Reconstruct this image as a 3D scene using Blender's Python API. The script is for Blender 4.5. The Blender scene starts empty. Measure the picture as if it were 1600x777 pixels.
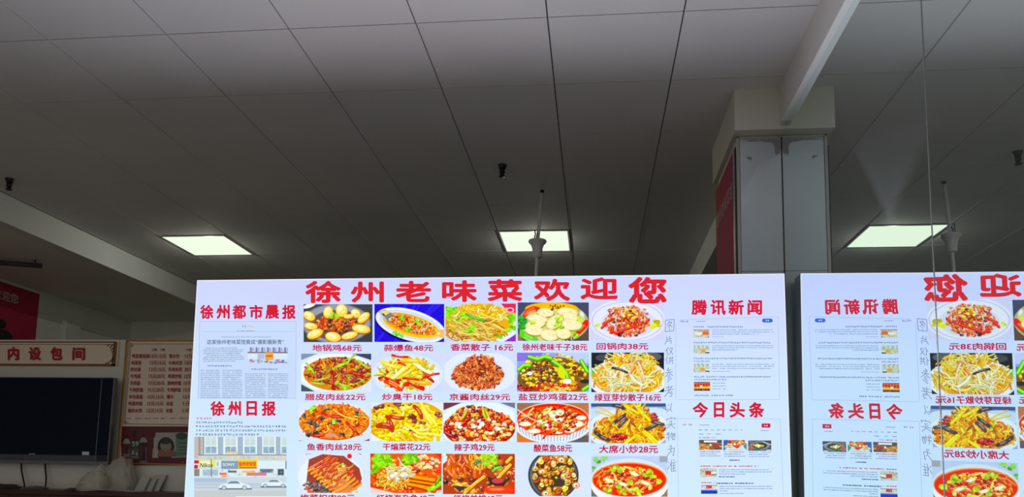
import bpy, bmesh, math, random
import numpy as np

# ------------------------------------------------------------------ camera
F, CX, CY = 1208.236, 800.0, 596.59          # focal length / principal point for the 1600x777 frame
YAW, PITCH, ROLL = math.radians(-6.19233635), math.radians(6.83366477), math.radians(1.06918224)
CAM = np.array([0.0, 0.0, 1.55])
_f = np.array([math.sin(YAW)*math.cos(PITCH), math.cos(YAW)*math.cos(PITCH), math.sin(PITCH)])
_r = np.array([math.cos(YAW), -math.sin(YAW), 0.0])
_u = np.cross(_r, _f)
RGT = math.cos(ROLL)*_r + math.sin(ROLL)*_u
UPV = -math.sin(ROLL)*_r + math.cos(ROLL)*_u
FWD = _f

scene = bpy.context.scene
COL = scene.collection
from mathutils import Matrix, Vector
cd = bpy.data.cameras.new('camera')
cd.sensor_width = 36.0
cd.lens = F/1600*36
cd.shift_y = (CY-388.5)/1600
cd.clip_start = 0.05
cam = bpy.data.objects.new('camera', cd)
COL.objects.link(cam)
cam.matrix_world = Matrix(((RGT[0], UPV[0], -FWD[0], CAM[0]), (RGT[1], UPV[1], -FWD[1], CAM[1]),
                           (RGT[2], UPV[2], -FWD[2], CAM[2]), (0, 0, 0, 1)))
scene.camera = cam

# ------------------------------------------------------------------ world + exposure
world = bpy.data.worlds.new('front_fill')
scene.world = world
world.use_nodes = True
bg = world.node_tree.nodes['Background']
bg.inputs['Color'].default_value = (0.80, 0.88, 1.0, 1)
bg.inputs['Strength'].default_value = 1.0
# added fill, dim below the horizon and bright above, through the open shop front
_wt = world.node_tree
_tc = _wt.nodes.new('ShaderNodeTexCoord'); _sx = _wt.nodes.new('ShaderNodeSeparateXYZ'); _rp = _wt.nodes.new('ShaderNodeValToRGB')
_mr = _wt.nodes.new('ShaderNodeMapRange'); _mr.inputs['From Min'].default_value = -1; _mr.inputs['From Max'].default_value = 1
_wt.links.new(_tc.outputs['Generated'], _sx.inputs[0]); _wt.links.new(_sx.outputs['Z'], _mr.inputs['Value']); _wt.links.new(_mr.outputs[0], _rp.inputs['Fac'])
_el = _rp.color_ramp.elements
_el[0].position = 0.12; _el[0].color = (0.08, 0.08, 0.08, 1)
_el[1].position = 0.40; _el[1].color = (0.20, 0.20, 0.19, 1)
_e3 = _rp.color_ramp.elements.new(0.50); _e3.color = (1.0, 0.98, 0.95, 1)
_wt.links.new(_rp.outputs['Color'], bg.inputs['Color'])
LAMP_WATTS = 7.0          # each ceiling panel
BOARD_STRENGTH = 1.0
BOARD_WATTS = 128.0       # total of the added spots that boost the sign's light
scene.view_settings.view_transform = 'Standard'
scene.view_settings.look = 'None'
scene.view_settings.exposure = 0.0
scene.view_settings.gamma = 1.0
scene.view_settings.use_curve_mapping = False
scene.cycles.max_bounces = 10
scene.cycles.diffuse_bounces = 5
scene.cycles.glossy_bounces = 6

# ------------------------------------------------------------------ measured planes
ZC = 3.582            # tiled ceiling
GX, GY, T = -2.62077, 2.63372, 0.6   # ceiling grid
XM = 0.972            # mirror plane
XB = 0.945            # bulkhead above the mirror
XL = -4.437           # left ceiling step
ZS = 3.365            # lowered ceiling on the left
XW = -5.80            # left side wall
YW = 9.0              # back wall
YB = 3.88             # front of the light box
YF = -0.6             # open shop front behind the camera
YP = 6.0              # partition that carries the television
YT = 4.04             # pillar tile face

def ray(px, py):
    return ((px-CX)/F)*RGT - ((py-CY)/F)*UPV + FWD
def ony(px, py, Y):
    d = ray(px, py); return CAM + d*(Y/d[1])
def onx(px, py, X):
    d = ray(px, py); return CAM + d*(X/d[0])
def onz(px, py, Z):
    d = ray(px, py); return CAM + d*((Z-CAM[2])/d[2])

def lin(c):
    c = np.asarray(c, float)/255.0
    return np.where(c <= 0.04045, c/12.92, ((c+0.055)/1.055)**2.4)

# ------------------------------------------------------------------ materials
MATS = {}
def pmat(name, rgb, rough=0.6, metal=0.0, spec=0.5, noise=None, alpha=None, coat=0.0):
    if name in MATS: return MATS[name]
    m = bpy.data.materials.new(name); m.use_nodes = True
    nt = m.node_tree; b = nt.nodes['Principled BSDF']
    c = tuple(lin(rgb))+(1,)
    b.inputs['Base Color'].default_value = c
    b.inputs['Roughness'].default_value = rough
    b.inputs['Metallic'].default_value = metal
    b.inputs['Specular IOR Level'].default_value = spec
    b.inputs['Coat Weight'].default_value = coat
    if noise:
        scale, amt = noise
        tc = nt.nodes.new('ShaderNodeTexCoord'); n = nt.nodes.new('ShaderNodeTexNoise')
        n.inputs['Scale'].default_value = scale; n.inputs['Detail'].default_value = 5
        r = nt.nodes.new('ShaderNodeValToRGB')
        r.color_ramp.elements[0].position = 0.3; r.color_ramp.elements[1].position = 0.7
        r.color_ramp.elements[0].color = tuple(x*(1-amt) for x in c[:3])+(1,)
        r.color_ramp.elements[1].color = tuple(min(1, x*(1+amt)) for x in c[:3])+(1,)
        nt.links.new(tc.outputs['Object'], n.inputs['Vector'])
        nt.links.new(n.outputs['Fac'], r.inputs['Fac'])
        nt.links.new(r.outputs['Color'], b.inputs['Base Color'])
    if alpha is not None:
        b.inputs['Alpha'].default_value = alpha
    MATS[name] = m
    return m

def emat(name, rgb, strength=1.0, sample=False):
    if name in MATS: return MATS[name]
    m = bpy.data.materials.new(name); m.use_nodes = True
    nt = m.node_tree; nt.nodes.clear()
    o = nt.nodes.new('ShaderNodeOutputMaterial'); e = nt.nodes.new('ShaderNodeEmission')
    e.inputs['Color'].default_value = tuple(lin(rgb))+(1,)
    e.inputs['Strength'].default_value = strength
    nt.links.new(e.outputs[0], o.inputs['Surface'])
    m.cycles.emission_sampling = 'AUTO' if sample else 'NONE'
    MATS[name] = m
    return m

def ematt(name, strength=1.0):           # backlit print whose inks sit in the 'ink' colour attribute
    if name in MATS: return MATS[name]
    m = bpy.data.materials.new(name); m.use_nodes = True
    nt = m.node_tree; nt.nodes.clear()
    o = nt.nodes.new('ShaderNodeOutputMaterial'); e = nt.nodes.new('ShaderNodeEmission')
    a = nt.nodes.new('ShaderNodeAttribute'); a.attribute_name = 'ink'
    e.inputs['Strength'].default_value = strength
    nt.links.new(a.outputs['Color'], e.inputs['Color'])
    nt.links.new(e.outputs[0], o.inputs['Surface'])
    m.cycles.emission_sampling = 'NONE'
    MATS[name] = m
    return m

def amat(name, rough=0.5):               # ordinary print, not lit from behind
    if name in MATS: return MATS[name]
    m = pmat(name, (128, 128, 128), rough)
    nt = m.node_tree
    a = nt.nodes.new('ShaderNodeAttribute'); a.attribute_name = 'ink'
    nt.links.new(a.outputs['Color'], nt.nodes['Principled BSDF'].inputs['Base Color'])
    return m

# ------------------------------------------------------------------ object helpers
ROOT = {}
def thing(name, label, cat, loc, group=None):
    o = bpy.data.objects.new(name, None); COL.objects.link(o)
    o.location = loc; o.empty_display_size = 0.1
    o['label'] = label; o['category'] = cat
    if group: o['group'] = group
    ROOT[o] = np.array(loc, float)
    return o

def put(name, verts, faces, mat, parent=None, smooth=False, label=None):
    base = ROOT[parent] if parent is not None else np.zeros(3)
    me = bpy.data.meshes.new(name)
    me.from_pydata([tuple(np.asarray(v, float)-base) for v in verts], [], [tuple(f) for f in faces])
    me.update()
    if mat: me.materials.append(mat)
    if smooth:
        me.polygons.foreach_set('use_smooth', [True]*len(me.polygons))
    o = bpy.data.objects.new(name, me); COL.objects.link(o)
    if parent is not None:
        o.parent = parent
        ROOT[o] = base
    else:
        ROOT[o] = np.zeros(3)
    if label: o['label'] = label
    return o

def tag(o, label, cat, group=None):
    o['label'] = label; o['category'] = cat
    if group: o['group'] = group
    return o

def struct(o):
    o['kind'] = 'structure'; return o

class MB:                                # collects shapes that form one part
    def __init__(s): s.v = []; s.f = []
    def add(s, v, f):
        n = len(s.v); s.v += [np.asarray(p, float) for p in v]; s.f += [[i+n for i in q] for q in f]
        return s
    def box(s, x0, x1, y0, y1, z0, z1, bev=0.0):
        bm = bmesh.new()
        bmesh.ops.create_cube(bm, size=1.0)
        for v in bm.verts:
            v.co = Vector(((x0+x1)/2+v.co.x*(x1-x0), (y0+y1)/2+v.co.y*(y1-y0), (z0+z1)/2+v.co.z*(z1-z0)))
        if bev > 0:
            bmesh.ops.bevel(bm, geom=list(bm.edges), offset=bev, segments=2, affect='EDGES', profile=0.5)
        bm.verts.index_update()
        s.add([tuple(v.co) for v in bm.verts], [[v.index for v in f.verts] for f in bm.faces])
        bm.free(); return s
    def lathe(s, c, prof, n=24, axis='z'):
        vs, fs = [], []
        for r, h in prof:
            for k in range(n):
                a = 2*math.pi*k/n
                vs.append((c[0]+r*math.cos(a), c[1]+r*math.sin(a), c[2]+h))
        for i in range(len(prof)-1):
            for k in range(n):
                fs.append((i*n+k, i*n+(k+1) % n, (i+1)*n+(k+1) % n, (i+1)*n+k))
        fs.append(tuple(range(n-1, -1, -1)))
        fs.append(tuple(range((len(prof)-1)*n, len(prof)*n)))
        return s.add(vs, fs)
    def tube(s, pts, r, n=8):
        pts = [Vector(p) for p in pts]; vs, fs = [], []
        for i, p in enumerate(pts):
            d = (pts[min(i+1, len(pts)-1)]-pts[max(i-1, 0)]).normalized()
            a = d.orthogonal().normalized() if i == 0 else (a-d*a.dot(d)).normalized()
            b = d.cross(a)
            for k in range(n):
                t = 2*math.pi*k/n
                vs.append(p+a*math.cos(t)*r+b*math.sin(t)*r)
        for i in range(len(pts)-1):
            for k in range(n):
                fs.append((i*n+k, i*n+(k+1) % n, (i+1)*n+(k+1) % n, (i+1)*n+k))
        fs.append(tuple(range(n-1, -1, -1))); fs.append(tuple(range((len(pts)-1)*n, len(pts)*n)))
        return s.add([tuple(v) for v in vs], fs)
    def put(s, name, mat, parent=None, smooth=False, label=None):
        return put(name, s.v, s.f, mat, parent, smooth, label)

_TXT = {}
def text_shape(s, bold=0.0, shear=0.0):
    k = (s, bold, shear)
    if k in _TXT: return _TXT[k]
    c = bpy.data.curves.new('lettering', 'FONT'); c.body = s; c.offset = bold; c.shear = shear
    c.resolution_u = 3
    o = bpy.data.objects.new('lettering', c); COL.objects.link(o)
    dg = bpy.context.evaluated_depsgraph_get(); dg.update()
    me = bpy.data.meshes.new_from_object(o.evaluated_get(dg))
    v = np.array([tuple(p.co[:2]) for p in me.vertices]).reshape(-1, 2)
    f = [tuple(p.vertices) for p in me.polygons]
    bpy.data.objects.remove(o); bpy.data.curves.remove(c); bpy.data.meshes.remove(me)
    lo, hi = v.min(0), v.max(0)
    v = (v-lo)/np.maximum(hi-lo, 1e-6)
    _TXT[k] = (v, f)
    return _TXT[k]

def text_quad(mb, s, quad, surf, bold=0.0, shear=0.0):
    """letters of s stretched over the quad tl,tr,br,bl given on the surface"""
    v, f = text_shape(s, 0.0, shear)
    tl, tr, br, bl = [np.array(q, float) for q in quad]
    e = bold*np.linalg.norm(bl-tl)          # thicker strokes: the letter stamped again around itself
    spots = [(0, 0)] if e <= 0 else [(e*math.cos(q*math.pi/4), e*math.sin(q*math.pi/4)) for q in range(8)]
    wd = np.linalg.norm(tr-tl); ht = np.linalg.norm(bl-tl)
    for q_, (ox, oy) in enumerate(spots):
        pts = []
        for a, b in v:
            a = a*(1-2*e/wd)+e/wd; b = b*(1-2*e/ht)+e/ht
            p = (bl*(1-a)+br*a)*(1-b)+(tl*(1-a)+tr*a)*b
            w_ = surf(p[0]+ox, p[1]+oy); pts.append(w_+(CAM-w_)*(6e-5*q_))
        mb.add(pts, f)

def text_rect(mb, s, x0, x1, y0, y1, surf, bold=0.0, shear=0.0):
    text_quad(mb, s, ((x0, y0), (x1, y0), (x1, y1), (x0, y1)), surf, bold, shear)

# ------------------------------------------------------------------ ink painter for printed pictures
class Canvas:
    def __init__(s, w, h, col=(255, 255, 255)):
        s.w, s.h = w, h
        s.a = np.zeros((h, w, 3)); s.a[:] = col
    def _win(s, x0, x1, y0, y1):
        i0, i1 = max(0, int(x0)-1), min(s.w, int(x1)+2)
        j0, j1 = max(0, int(y0)-1), min(s.h, int(y1)+2)
        if i0 >= i1 or j0 >= j1: return None
        yy, xx = np.mgrid[j0:j1, i0:i1]
        return slice(j0, j1), slice(i0, i1), xx+0.5, yy+0.5
    def _mix(s, sj, si, m, col):
        m = np.clip(m, 0, 1)[..., None]
        s.a[sj, si] = s.a[sj, si]*(1-m)+np.asarray(col, float)*m
    def rect(s, x0, y0, x1, y1, col, op=1.0):
        w = s._win(x0, x1, y0, y1)
        if w is None: return
        sj, si, xx, yy = w
        m = np.clip(np.minimum(xx-x0, x1-xx)+.5, 0, 1)*np.clip(np.minimum(yy-y0, y1-yy)+.5, 0, 1)
        s._mix(sj, si, m*op, col)
    def ell(s, cx, cy, rx, ry, col, rot=0.0, soft=1.0, op=1.0):
        R = max(rx, ry)+2
        w = s._win(cx-R, cx+R, cy-R, cy+R)
        if w is None: return
        sj, si, xx, yy = w
        c, n = math.cos(rot), math.sin(rot)
        dx, dy = xx-cx, yy-cy
        u, v = (dx*c+dy*n)/rx, (-dx*n+dy*c)/ry
        d = (1-np.sqrt(u*u+v*v))*min(rx, ry)
        s._mix(sj, si, (d/soft+.5)*op, col)
    def ring(s, cx, cy, rx, ry, wd, col, op=1.0):
        R = max(rx, ry)+wd+2
        w = s._win(cx-R, cx+R, cy-R, cy+R)
        if w is None: return
        sj, si, xx, yy = w
        d = np.abs((1-np.sqrt(((xx-cx)/rx)**2+((yy-cy)/ry)**2))*min(rx, ry))
        s._mix(sj, si, (wd/2-d+.5)*op, col)
    def line(s, pts, wd, col, op=1.0):
        P = np.asarray(pts, float)
        w = s._win(P[:, 0].min()-wd, P[:, 0].max()+wd, P[:, 1].min()-wd, P[:, 1].max()+wd)
        if w is None: return
        sj, si, xx, yy = w
        d = np.full(xx.shape, 1e9)
        for a, b in zip(P[:-1], P[1:]):
            e = b-a; L = e@e+1e-9
            t = np.clip(((xx-a[0])*e[0]+(yy-a[1])*e[1])/L, 0, 1)
            d = np.minimum(d, np.hypot(xx-a[0]-t*e[0], yy-a[1]-t*e[1]))
        s._mix(sj, si, (wd/2-d+.5)*op, col)
    def poly(s, pts, col, op=1.0):
        P = np.asarray(pts, float)
        w = s._win(P[:, 0].min(), P[:, 0].max(), P[:, 1].min(), P[:, 1].max())
        if w is None: return
        sj, si, xx, yy = w
        inside = np.zeros(xx.shape, bool); d = np.full(xx.shape, 1e9)
        n = len(P)
        for k in range(n):
            a, b = P[k], P[(k+1) % n]
            e = b-a; L = e@e+1e-9
            t = np.clip(((xx-a[0])*e[0]+(yy-a[1])*e[1])/L, 0, 1)
            d = np.minimum(d, np.hypot(xx-a[0]-t*e[0], yy-a[1]-t*e[1]))
            c = ((a[1] > yy) != (b[1] > yy))
            xi = (b[0]-a[0])*(yy-a[1])/((b[1]-a[1]) if abs(b[1]-a[1]) > 1e-9 else 1e-9)+a[0]
            inside ^= (c & (xx < xi))
        s._mix(sj, si, (np.where(inside, d, -d)+.5)*op, col)
    def grain(s, amt, rng):
        s.a = np.clip(s.a+rng.normal(0, amt, (s.h, s.w, 1)), 0, 255)

def scale(c, k): return tuple(min(255, max(0, x*k)) for x in c)
def toward(c, d, k): return tuple(x*(1-k)+y*k for x, y in zip(c, d))

def strand(cv, rng, x, y, ang, L, wd, col, curv=0.25, edge=True, hl=True):
    dx, dy = math.cos(ang), math.sin(ang)
    k = rng.uniform(-curv, curv)*L
    pts = [(x+dx*L*t-dy*k*(1-4*t*t), y+dy*L*t+dx*k*(1-4*t*t)) for t in (-.5, -.25, 0, .25, .5)]
    if edge: cv.line([(p[0]+.3, p[1]+.6) for p in pts], wd+1.1, scale(col, .66), .75)
    cv.line(pts, wd, col)
    if hl and wd > 1.5: cv.line([(p[0]-.2, p[1]-.5) for p in pts[1:4]], wd*.35, toward(col, (255, 250, 220), .55), .8)

def chunk(cv, rng, x, y, r, col, edge=True):
    n = rng.integers(5, 8); a0 = rng.uniform(0, 6.28)
    rr = [r*rng.uniform(.65, 1.2) for _ in range(n)]
    P = [(x+rr[k]*1.15*math.cos(a0+6.283*k/n), y+rr[k]*.8*math.sin(a0+6.283*k/n)) for k in range(n)]
    if edge: cv.poly([(p[0]+.4, p[1]+.9) for p in P], scale(col, .62), .8)
    cv.poly(P, col)
    cv.ell(x-r*.25, y-r*.25, max(.7, r*.38), max(.5, r*.24), toward(col, (255, 255, 235), .6), rng.uniform(-.6, .6), 1.0, .85)

def leaf(cv, rng, x, y, r, col):
    for _ in range(4):
        a = rng.uniform(0, 6.28)
        cv.ell(x+r*.5*math.cos(a), y+r*.35*math.sin(a), r*.6, r*.4, scale(col, rng.uniform(.75, 1.25)), rng.uniform(-1, 1))
    cv.line([(x-r*.5, y+r*.2), (x+r*.4, y-r*.3)], 1, toward(col, (255, 255, 255), .5), .7)

def spot(rng, cx, cy, rx, ry, rot=0.0, bias=.5):
    a = rng.uniform(0, 6.2832); q = rng.uniform(0, 1)**bias
    u, v = rx*q*math.cos(a), ry*q*math.sin(a)
    c, n = math.cos(rot), math.sin(rot)
    return cx+u*c-v*n, cy+u*n+v*c

def pick(rng, pal):
    w = np.array([p[0] for p in pal], float); k = rng.choice(len(pal), p=w/w.sum())
    c = np.array(pal[k][1], float)
    return tuple(np.clip(c*rng.uniform(.85, 1.12)+rng.uniform(-10, 10, 3), 0, 255))

def heap_strands(cv, rng, n, cx, cy, rx, ry, pal, L=(10, 22), wd=(1.8, 3.2), ang=None, curv=.3, rot=0.0, bias=.5):
    for _ in range(n):
        x, y = spot(rng, cx, cy, rx, ry, rot, bias)
        a = rng.uniform(0, 3.1416) if ang is None else rng.normal(ang[0], ang[1])
        strand(cv, rng, x, y, a, rng.uniform(*L), rng.uniform(*wd), pick(rng, pal), curv)
def heap_chunks(cv, rng, n, cx, cy, rx, ry, pal, r=(2, 4), rot=0.0, bias=.5):
    for _ in range(n):
        x, y = spot(rng, cx, cy, rx, ry, rot, bias)
        chunk(cv, rng, x, y, rng.uniform(*r), pick(rng, pal))
def leaves(cv, rng, pts, r, col):
    for x, y in pts: leaf(cv, rng, x, y, r, col)

W, H = 168, 90
RED, DRED, ORG, DORG = (205, 45, 25), (130, 25, 18), (240, 130, 35), (200, 90, 25)
YEL, LYEL, CRM, GRN, LGRN = (250, 200, 30), (252, 228, 110), (250, 236, 185), (70, 170, 30), (150, 205, 40)
BRN, DBRN, BLK, WHT = (150, 70, 35), (80, 40, 30), (45, 42, 52), (245, 247, 255)
PLATE = (222, 230, 252)

def d_hotpot_chicken(r):
    c = Canvas(W, H, (62, 66, 68))
    c.ell(80, 46, 84, 47, (120, 122, 130)); c.ell(80, 46, 80, 44, (150, 154, 168)); c.ell(82, 50, 66, 36, (96, 84, 80))
    c.ell(14, 4, 16, 5, (235, 240, 245), -.3)
    heap_chunks(c, r, 170, 80, 46, 50, 23, [(3, (225, 95, 25)), (3, (195, 60, 20)), (2, DBRN), (2, ORG), (1, (70, 40, 40)), (1, (240, 160, 60))], (2.4, 5))
    heap_strands(c, r, 40, 80, 44, 44, 18, [(1, ORG), (1, RED), (1, (245, 150, 50))], (5, 10), (1.5, 2.4))
    for x, y, rx, ry, a in [(14, 28, 15, 10, .5), (60, 19, 11, 14, .35), (93, 15, 14, 15, -.2), (127, 22, 12, 10, .5),
                            (146, 32, 17, 9, -.7), (140, 58, 22, 10, .15), (18, 52, 16, 8, .1), (28, 70, 20, 10, -.35), (72, 77, 19, 11, .15), (112, 74, 20, 8, -.25), (110, 29, 12, 5, -.1)]:
        c.ell(x+1, y+2.2, rx+1, ry+1, (170, 95, 20), a); c.ell(x, y, rx, ry, (244, 205, 95), a)
        c.ell(x-rx*.1, y-ry*.15, rx*.72, ry*.66, (252, 236, 160), a)
        for _ in range(4): c.ell(x+r.uniform(-.5, .5)*rx, y+r.uniform(-.4, .4)*ry, 2.4, 1.4, (228, 170, 60), r.uniform(0, 3), 1.5, .6)
        c.ell(x-rx*.25, y-ry*.3, rx*.3, ry*.2, (255, 250, 215), a, 2, .8)
    leaves(c, r, [(78, 27), (72, 24), (83, 30), (68, 30)], 5.5, (120, 190, 25))
    return c
def d_garlic_fish(r):
    c = Canvas(W, H, (44, 30, 190))
    for _ in range(8): c.line([(r.uniform(0, 168), 0), (r.uniform(0, 168), 90)], r.uniform(3, 9), (60, 45, 215), .35)
    c.ell(86, 54, 86, 37, (20, 14, 95), .27); c.ell(87, 50, 86, 36, (232, 240, 255), .27); c.ell(87, 50, 78, 31, (205, 218, 248), .27)
    c.ell(88, 51, 70, 25, (245, 190, 45), .27)
    c.ell(86, 48, 66, 21, (240, 150, 40), .27)
    c.poly([(10, 18), (28, 14), (44, 24), (40, 46), (28, 40)], (120, 125, 130)); c.poly([(12, 18), (30, 15), (38, 21), (28, 27)], (225, 205, 110))
    c.ell(22, 26, 3, 3, (60, 62, 70)); c.line([(14, 20), (30, 40)], 2, (210, 214, 220))
    heap_chunks(c, r, 260, 92, 49, 58, 17, [(4, (210, 50, 30)), (3, (238, 120, 30)), (2, YEL), (2, DRED), (1, CRM), (1, (150, 90, 60))], (1.6, 3.4), .27)
    heap_strands(c, r, 60, 92, 49, 56, 16, [(1, CRM), (1, ORG), (1, (250, 210, 90))], (4, 8), (1.2, 2), None, .3, .27)
    leaves(c, r, [(66, 30), (70, 36), (102, 40), (106, 46), (78, 56), (82, 62), (66, 76), (50, 68), (56, 72)], 6, (110, 215, 40))
    c.poly([(146, 62), (168, 60), (168, 82), (150, 76)], (225, 185, 95)); c.ell(154, 70, 4, 3, (245, 225, 150))
    return c
def d_coriander_noodle(r):
    c = Canvas(W, H, (200, 210, 246))
    c.poly([(132, 0), (168, 0), (168, 26), (150, 22)], (214, 48, 90)); c.ring(154, 16, 8, 5, 2, (250, 225, 230))
    c.ell(84, 52, 90, 46, (228, 236, 255)); c.poly([(140, 90), (168, 72), (168, 90)], (140, 60, 190))
    c.ell(80, 44, 82, 44, (225, 165, 40))
    leaves(c, r, [(10+r.uniform(-8, 14), 24+r.uniform(-14, 16)) for _ in range(16)]+[(160+r.uniform(-8, 6), 30+r.uniform(-8, 30)) for _ in range(12)], 8, (120, 200, 35))
    heap_strands(c, r, 150, 84, 28, 66, 28, [(3, YEL), (3, LYEL), (2, (240, 185, 30)), (1, (255, 245, 190))], (8, 20), (1.8, 3.2))
    heap_strands(c, r, 140, 70, 62, 72, 26, [(3, (235, 175, 45)), (2, (205, 130, 45)), (2, LYEL), (1, (165, 105, 60))], (18, 44), (1.4, 2.4), (.45, .5), .2)
    heap_strands(c, r, 30, 80, 50, 60, 30, [(1, (255, 230, 130)), (1, (250, 205, 80))], (26, 50), (1.5, 2.4), (.5, .25), .1)
    leaves(c, r, [(62, 60), (66, 56), (58, 64), (50, 30), (64, 34), (80, 36), (34, 40), (128, 78), (150, 62), (40, 26)], 8, (125, 205, 30))
    strand(c, r, 70, 33, .35, 44, 4.5, (100, 170, 60), .05)
    return c
def d_dumpling_soup(r):
    c = Canvas(W, H, (70, 74, 98))
    c.poly([(0, 70), (14, 90), (0, 90)], (150, 105, 80)); c.poly([(168, 60), (168, 90), (140, 90)], (92, 74, 66))
    c.ell(84, 48, 83, 48, (170, 172, 120)); c.ell(84, 50, 78, 43, (196, 196, 150)); c.ell(80, 15, 62, 15, (245, 180, 25)); c.ell(86, 54, 74, 38, (205, 205, 130))
    leaves(c, r, [(10+r.uniform(-6, 10), 46+r.uniform(-10, 14)) for _ in range(14)], 8, (45, 150, 50))
    for k in range(5): strand(c, r, 26, 76+k*2.5, .45, 40, 6, (95, 200, 50), .08)
    c.line([(18, 30), (26, 20), (38, 15), (48, 17)], 12, (200, 50, 30)); c.line([(18, 28), (27, 19), (38, 14)], 6, (240, 110, 75)); c.line([(24, 27), (32, 22), (42, 19)], 3, (250, 170, 130))
    c.line([(144, 68), (154, 58), (162, 48)], 14, (205, 45, 30)); c.line([(146, 64), (156, 54)], 6, (242, 110, 90))
    for x, y, rx, ry, a in [(66, 24, 20, 10, .1), (118, 24, 24, 11, .1), (46, 38, 26, 9, .15), (124, 36, 22, 12, .3), (42, 52, 24, 9, -.15), (88, 46, 22, 14, -.6), (128, 52, 24, 13, .1), (40, 66, 22, 11, .1), (76, 76, 22, 13, .1), (108, 72, 18, 13, .2)]:
        c.ell(x+1, y+2, rx+1, ry+1, (150, 140, 60), a); c.ell(x, y, rx, ry, (238, 222, 165), a); c.ell(x-1, y-1, rx*.8, ry*.75, (248, 236, 195), a)
        for _ in range(3): c.ell(x+r.uniform(-.5, .5)*rx, y+r.uniform(-.5, .5)*ry, 3.5, 1.6, (225, 200, 130), r.uniform(0, 3), 2, .6)
        c.line([(x-rx*.7, y+ry*.5), (x, y+ry*.8), (x+rx*.7, y+ry*.4)], 1.2, (255, 250, 225))
    leaves(c, r, [(94, 38), (98, 46), (92, 54), (100, 32), (140, 78), (146, 40), (36, 48), (104, 58), (132, 74)], 7, (160, 205, 40))
    for _ in range(14): c.ell(90+r.normal(0, 8), 13+r.normal(0, 3), 2.4, 1.4, (50, 54, 58), r.uniform(0, 3))
    for _ in range(12): c.ell(128+r.normal(0, 9), 87+r.normal(0, 2), 2.4, 1.4, (60, 58, 55), r.uniform(0, 3))
    c.ell(152, 28, 4, 8, (235, 240, 245), -.5, 3, .8)
    return c
def d_twice_pork(r):
    c = Canvas(W, H, (205, 208, 240)); c.ell(84, 46, 86, 50, (225, 228, 250)); c.ring(84, 46, 80, 44, 2, (195, 198, 232)); c.ell(86, 50, 62, 34, (212, 214, 244))
    leaf(c, r, 148, 52, 12, (205, 205, 40)); leaf(c, r, 18, 56, 7, (190, 210, 70)); leaf(c, r, 142, 58, 9, (190, 195, 30))
    P = [(5, (222, 95, 45)), (3, (240, 150, 80)), (2, RED), (2, DRED), (2, (250, 205, 170)), (1, YEL), (1, (90, 60, 50))]
    heap_chunks(c, r, 200, 82, 52, 52, 30, P, (2.4, 4.6))
    heap_chunks(c, r, 110, 84, 28, 46, 18, P, (2.2, 4))
    heap_strands(c, r, 60, 82, 48, 48, 28, [(2, (235, 110, 50)), (1, RED), (1, (255, 215, 180))], (6, 12), (1.8, 3))
    for p in ([(26, 62), (36, 50), (48, 42)], [(48, 68), (58, 74), (78, 66), (104, 58)], [(52, 62), (48, 72)]): c.line(p, 6, (190, 30, 22)); c.line([(q[0], q[1]-1) for q in p], 2, (240, 100, 80))
    heap_chunks(c, r, 14, 92, 30, 18, 12, [(2, (252, 225, 40)), (1, (210, 220, 40))], (2.4, 4.2))
    return c
def d_pork_jelly_strips(r):
    c = Canvas(W, H, (215, 226, 250)); c.poly([(120, 0), (168, 0), (168, 16)], (60, 70, 92)); c.poly([(0, 72), (34, 90), (0, 90)], (70, 84, 90)); c.poly([(0, 0), (40, 0), (0, 16)], (130, 145, 170))
    c.ell(84, 46, 90, 46, (232, 242, 255)); c.ell(88, 48, 82, 40, (210, 130, 40))
    P = [(4, (170, 60, 45)), (3, (230, 130, 40)), (2, (110, 40, 40)), (2, (150, 185, 40)), (2, (240, 175, 50)), (1, (190, 30, 30))]
    heap_strands(c, r, 260, 90, 46, 76, 36, P, (8, 18), (2, 3.6))
    for x, y in [(34, 38), (50, 50), (130, 62), (46, 66), (86, 14), (146, 40)]: heap_chunks(c, r, 6, x, y, 12, 6, [(2, (135, 45, 45)), (1, (165, 75, 65))], (3.5, 6.5))
    for x, y, a in [(90, 30, -.5), (96, 26, -.4), (48, 60, -.2), (22, 34, .9), (120, 14, -.9), (100, 72, .3), (150, 26, .6), (40, 70, .1)]: strand(c, r, x, y, a, 30, 4, (165, 205, 50), .1)
    leaves(c, r, [(20, 36), (100, 78), (108, 84), (86, 68)], 6, (150, 205, 45))
    strand(c, r, 76, 62, 1.5, 40, 6, (170, 28, 22), .05); strand(c, r, 132, 50, .2, 34, 4, (185, 35, 25), .1)
    return c
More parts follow.
